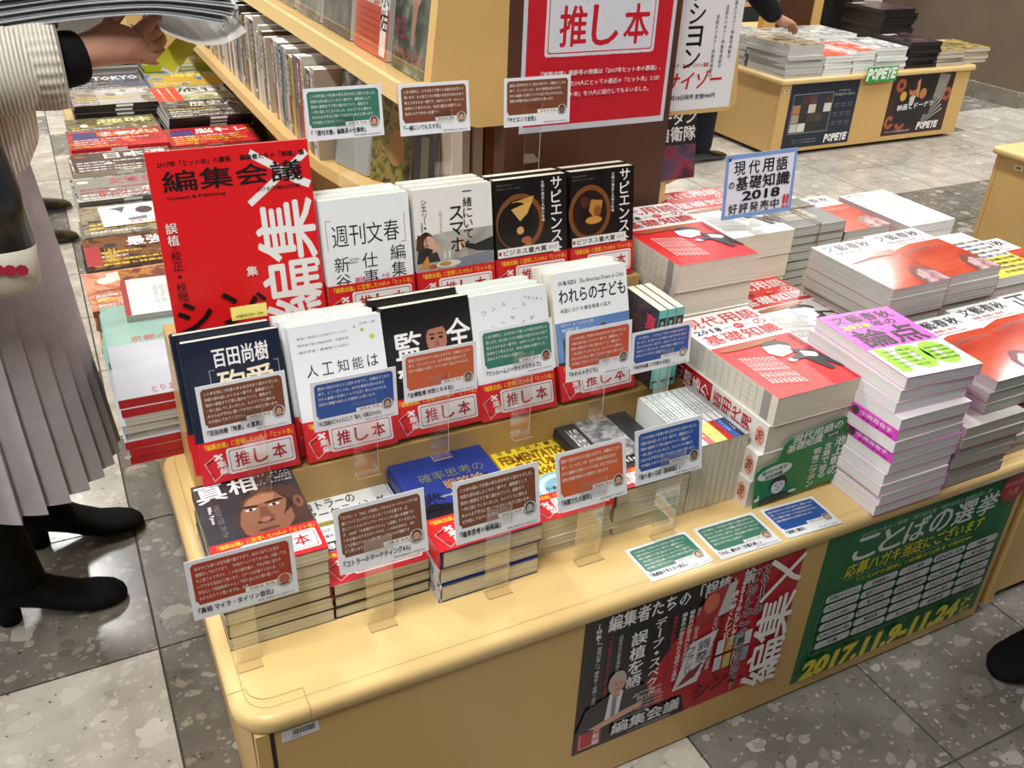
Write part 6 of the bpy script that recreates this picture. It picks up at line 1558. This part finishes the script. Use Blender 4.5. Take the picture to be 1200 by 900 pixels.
b = MB(); b.add([(.045, -.05, -.055), (.070, -.055, -.075), (.108, -.050, -.035), (.085, -.045, -.020)], [(0, 1, 2, 3)], mat('#c9c92c', .4)); b.add([(.050, -.051, -.0685), (.070, -.0555, -.0765), (.080, -.054, -.064), (.060, -.050, -.057)], [(0, 1, 2, 3)], mat('#d9d9d6', .4)); b.obj('loose_insert', mg)

# vinyl bag hanging at her near side
bg = thing('shoulder_bag', 'dark vinyl shoulder bag with a red-flowered lower part beside the grey skirt', 'bag', (-.12, 1.43, .75))
b = MB(); rings = []
for z, rx, ry in ((-.01, .055, .03), (.0, .066, .036), (.06, .070, .040), (.14, .066, .040), (.20, .058, .034), (.235, .045, .022)): rings.append([(rx * math.copysign(abs(math.cos(a)) ** .6, math.cos(a)), ry * math.copysign(abs(math.sin(a)) ** .6, math.sin(a)), z) for a in [2 * math.pi * i / 24 for i in range(24)]])
b.loft(rings[2:], mat('#262a2a', .3, .5)); b.obj('bag_body', bg)
b = MB(); b.loft(rings[:3], mat('#b9b4a4', .5)); a = Art()
random.seed(2)
for q in range(7): a.ell(-.045 + .015 * q, .012 + .03 * random.random(), .009, .009, '#a3283a', 8)
a.emit(b, Matrix(((1, 0, 0, 0), (0, 0, -1, -.0405), (0, 1, 0, 0), (0, 0, 0, 1)))); b.obj('flowered_base', bg)
skin('strap', [(-.04, 0, .22, .006), (-.03, .02, .33, .006), (-.07, .06, .48, .006), (.0, .02, .34, .006), (.04, 0, .22, .006)], [(0, 1), (1, 2), (2, 3), (3, 4)], mat('#1f1d1c', .4), bg, 1)


def figure(label, ox, oy, ang, cloth_top, cloth_bot, lean=0.0, feet=((0, .10), (0, -.10)), h=1.0, shoe_m=None, hands_fwd=.35, ov=None):
    """standing dressed figure; local x = facing direction"""
    r = thing('person', label, 'person'); ca, sa = math.cos(ang), math.sin(ang)
    def W(x, y, z): return (ox + x * ca - y * sa, oy + x * sa + y * ca, z * h)
    L_ = lean
    (fx1, fy1), (fx2, fy2) = feet
    J = dict(pelvis=W(-.02, 0, .93), belly=W(.02 + L_ * .12, 0, 1.06), chest=W(.03 + L_ * .32, 0, 1.25 - L_ * .06), neck=W(.05 + L_ * .52, 0, 1.42 - L_ * .14), head=W(.09 + L_ * .60, 0, 1.52 - L_ * .17), crown=W(.11 + L_ * .66, 0, 1.60 - L_ * .19),
             sh_r=W(.03 + L_ * .40, -.17, 1.35 - L_ * .1), el_r=W(.08 + L_ * .42, -.22, 1.10 - L_ * .1), wr_r=W(hands_fwd + L_ * .4, -.14, 1.02 - L_ * .2), sh_l=W(.03 + L_ * .40, .17, 1.35 - L_ * .1), el_l=W(.08 + L_ * .42, .22, 1.10 - L_ * .1), wr_l=W(hands_fwd + L_ * .4, .14, 1.02 - L_ * .2),
             hip_r=W(-.02, -.08, .88), kn_r=W(fx2 * .5 + .02, fy2, .50), an_r=W(fx2, fy2, .10), hip_l=W(-.02, .08, .88), kn_l=W(fx1 * .5 + .02, fy1, .50), an_l=W(fx1, fy1, .10))
    if ov: J.update(ov)
    d = (ca, sa, -.2); body(r, J, (('r', d, (0, 0, 1), (-sa, ca, 0), .4), ('l', d, (0, 0, 1), (sa, -ca, 0), .4)))
    head_details(r, J, (ca, sa, -.2))
    P = lambda k, *rr: (*J[k], *rr)
    skin('trousers', [P('pelvis', .135, .12), P('hip_r', .105), P('kn_r', .082), P('an_r', .068), (*[c for c in J['an_r'][:2]], .045, .066), P('hip_l', .105), P('kn_l', .082), P('an_l', .068), (*J['an_l'][:2], .045, .066), P('belly', .13, .11)],
         [(0, 1), (1, 2), (2, 3), (3, 4), (0, 5), (5, 6), (6, 7), (7, 8), (0, 9)], cloth_bot, r)
    lowc = W(-.02, 0, .80)
    wrr = Vector(J['wr_r']) * .9 + Vector(J['el_r']) * .1; wrl = Vector(J['wr_l']) * .9 + Vector(J['el_l']) * .1
    skin('coat', [P('belly', .17, .14), (*lowc, .18, .155), P('chest', .18, .145), P('neck', .075), P('sh_r', .08), P('el_r', .068), (*wrr, .052), P('sh_l', .08), P('el_l', .068), (*wrl, .052)],
         [(0, 1), (0, 2), (2, 3), (2, 4), (4, 5), (5, 6), (2, 7), (7, 8), (8, 9)], cloth_top, r)
    for fx_, fy_ in feet:
        p = W(fx_ - .07, fy_, 0); shoe(r, (p[0], p[1], 0), ang, .27, .095, .085, 0, shoe_m or LEATHER, 'shoe')
    return r


figure('person in dark clothes and glossy black shoes behind the grey skirt', -.178, 3.80, 0, NAVY, BLK, 0.0, ((0, .19), (0, -.185)), .98, hands_fwd=.15)
figure('person in black jacket and dark trousers leaning over the far island', 2.84, 3.80, math.radians(8), NAVY, NAVY, .9, ((.0, .16), (.05, -.16)), 1.0, ov=dict(sh_r=(3.08, 3.66, 1.12), el_r=(3.10, 3.62, .80), wr_r=(3.33, 3.70, .66)))
figure('person mostly outside the view with one black shoe at the lower right', 1.64, .47, math.radians(180), BLK, BLK, 0, ((.03, -.19), (-.02, .10)), 1.0, SUEDE, hands_fwd=.12, ov=dict(wr_r=(1.58, .66, .86), wr_l=(1.58, .22, .86)))

_fo_d = bpy.data.objects.remove(_fo)
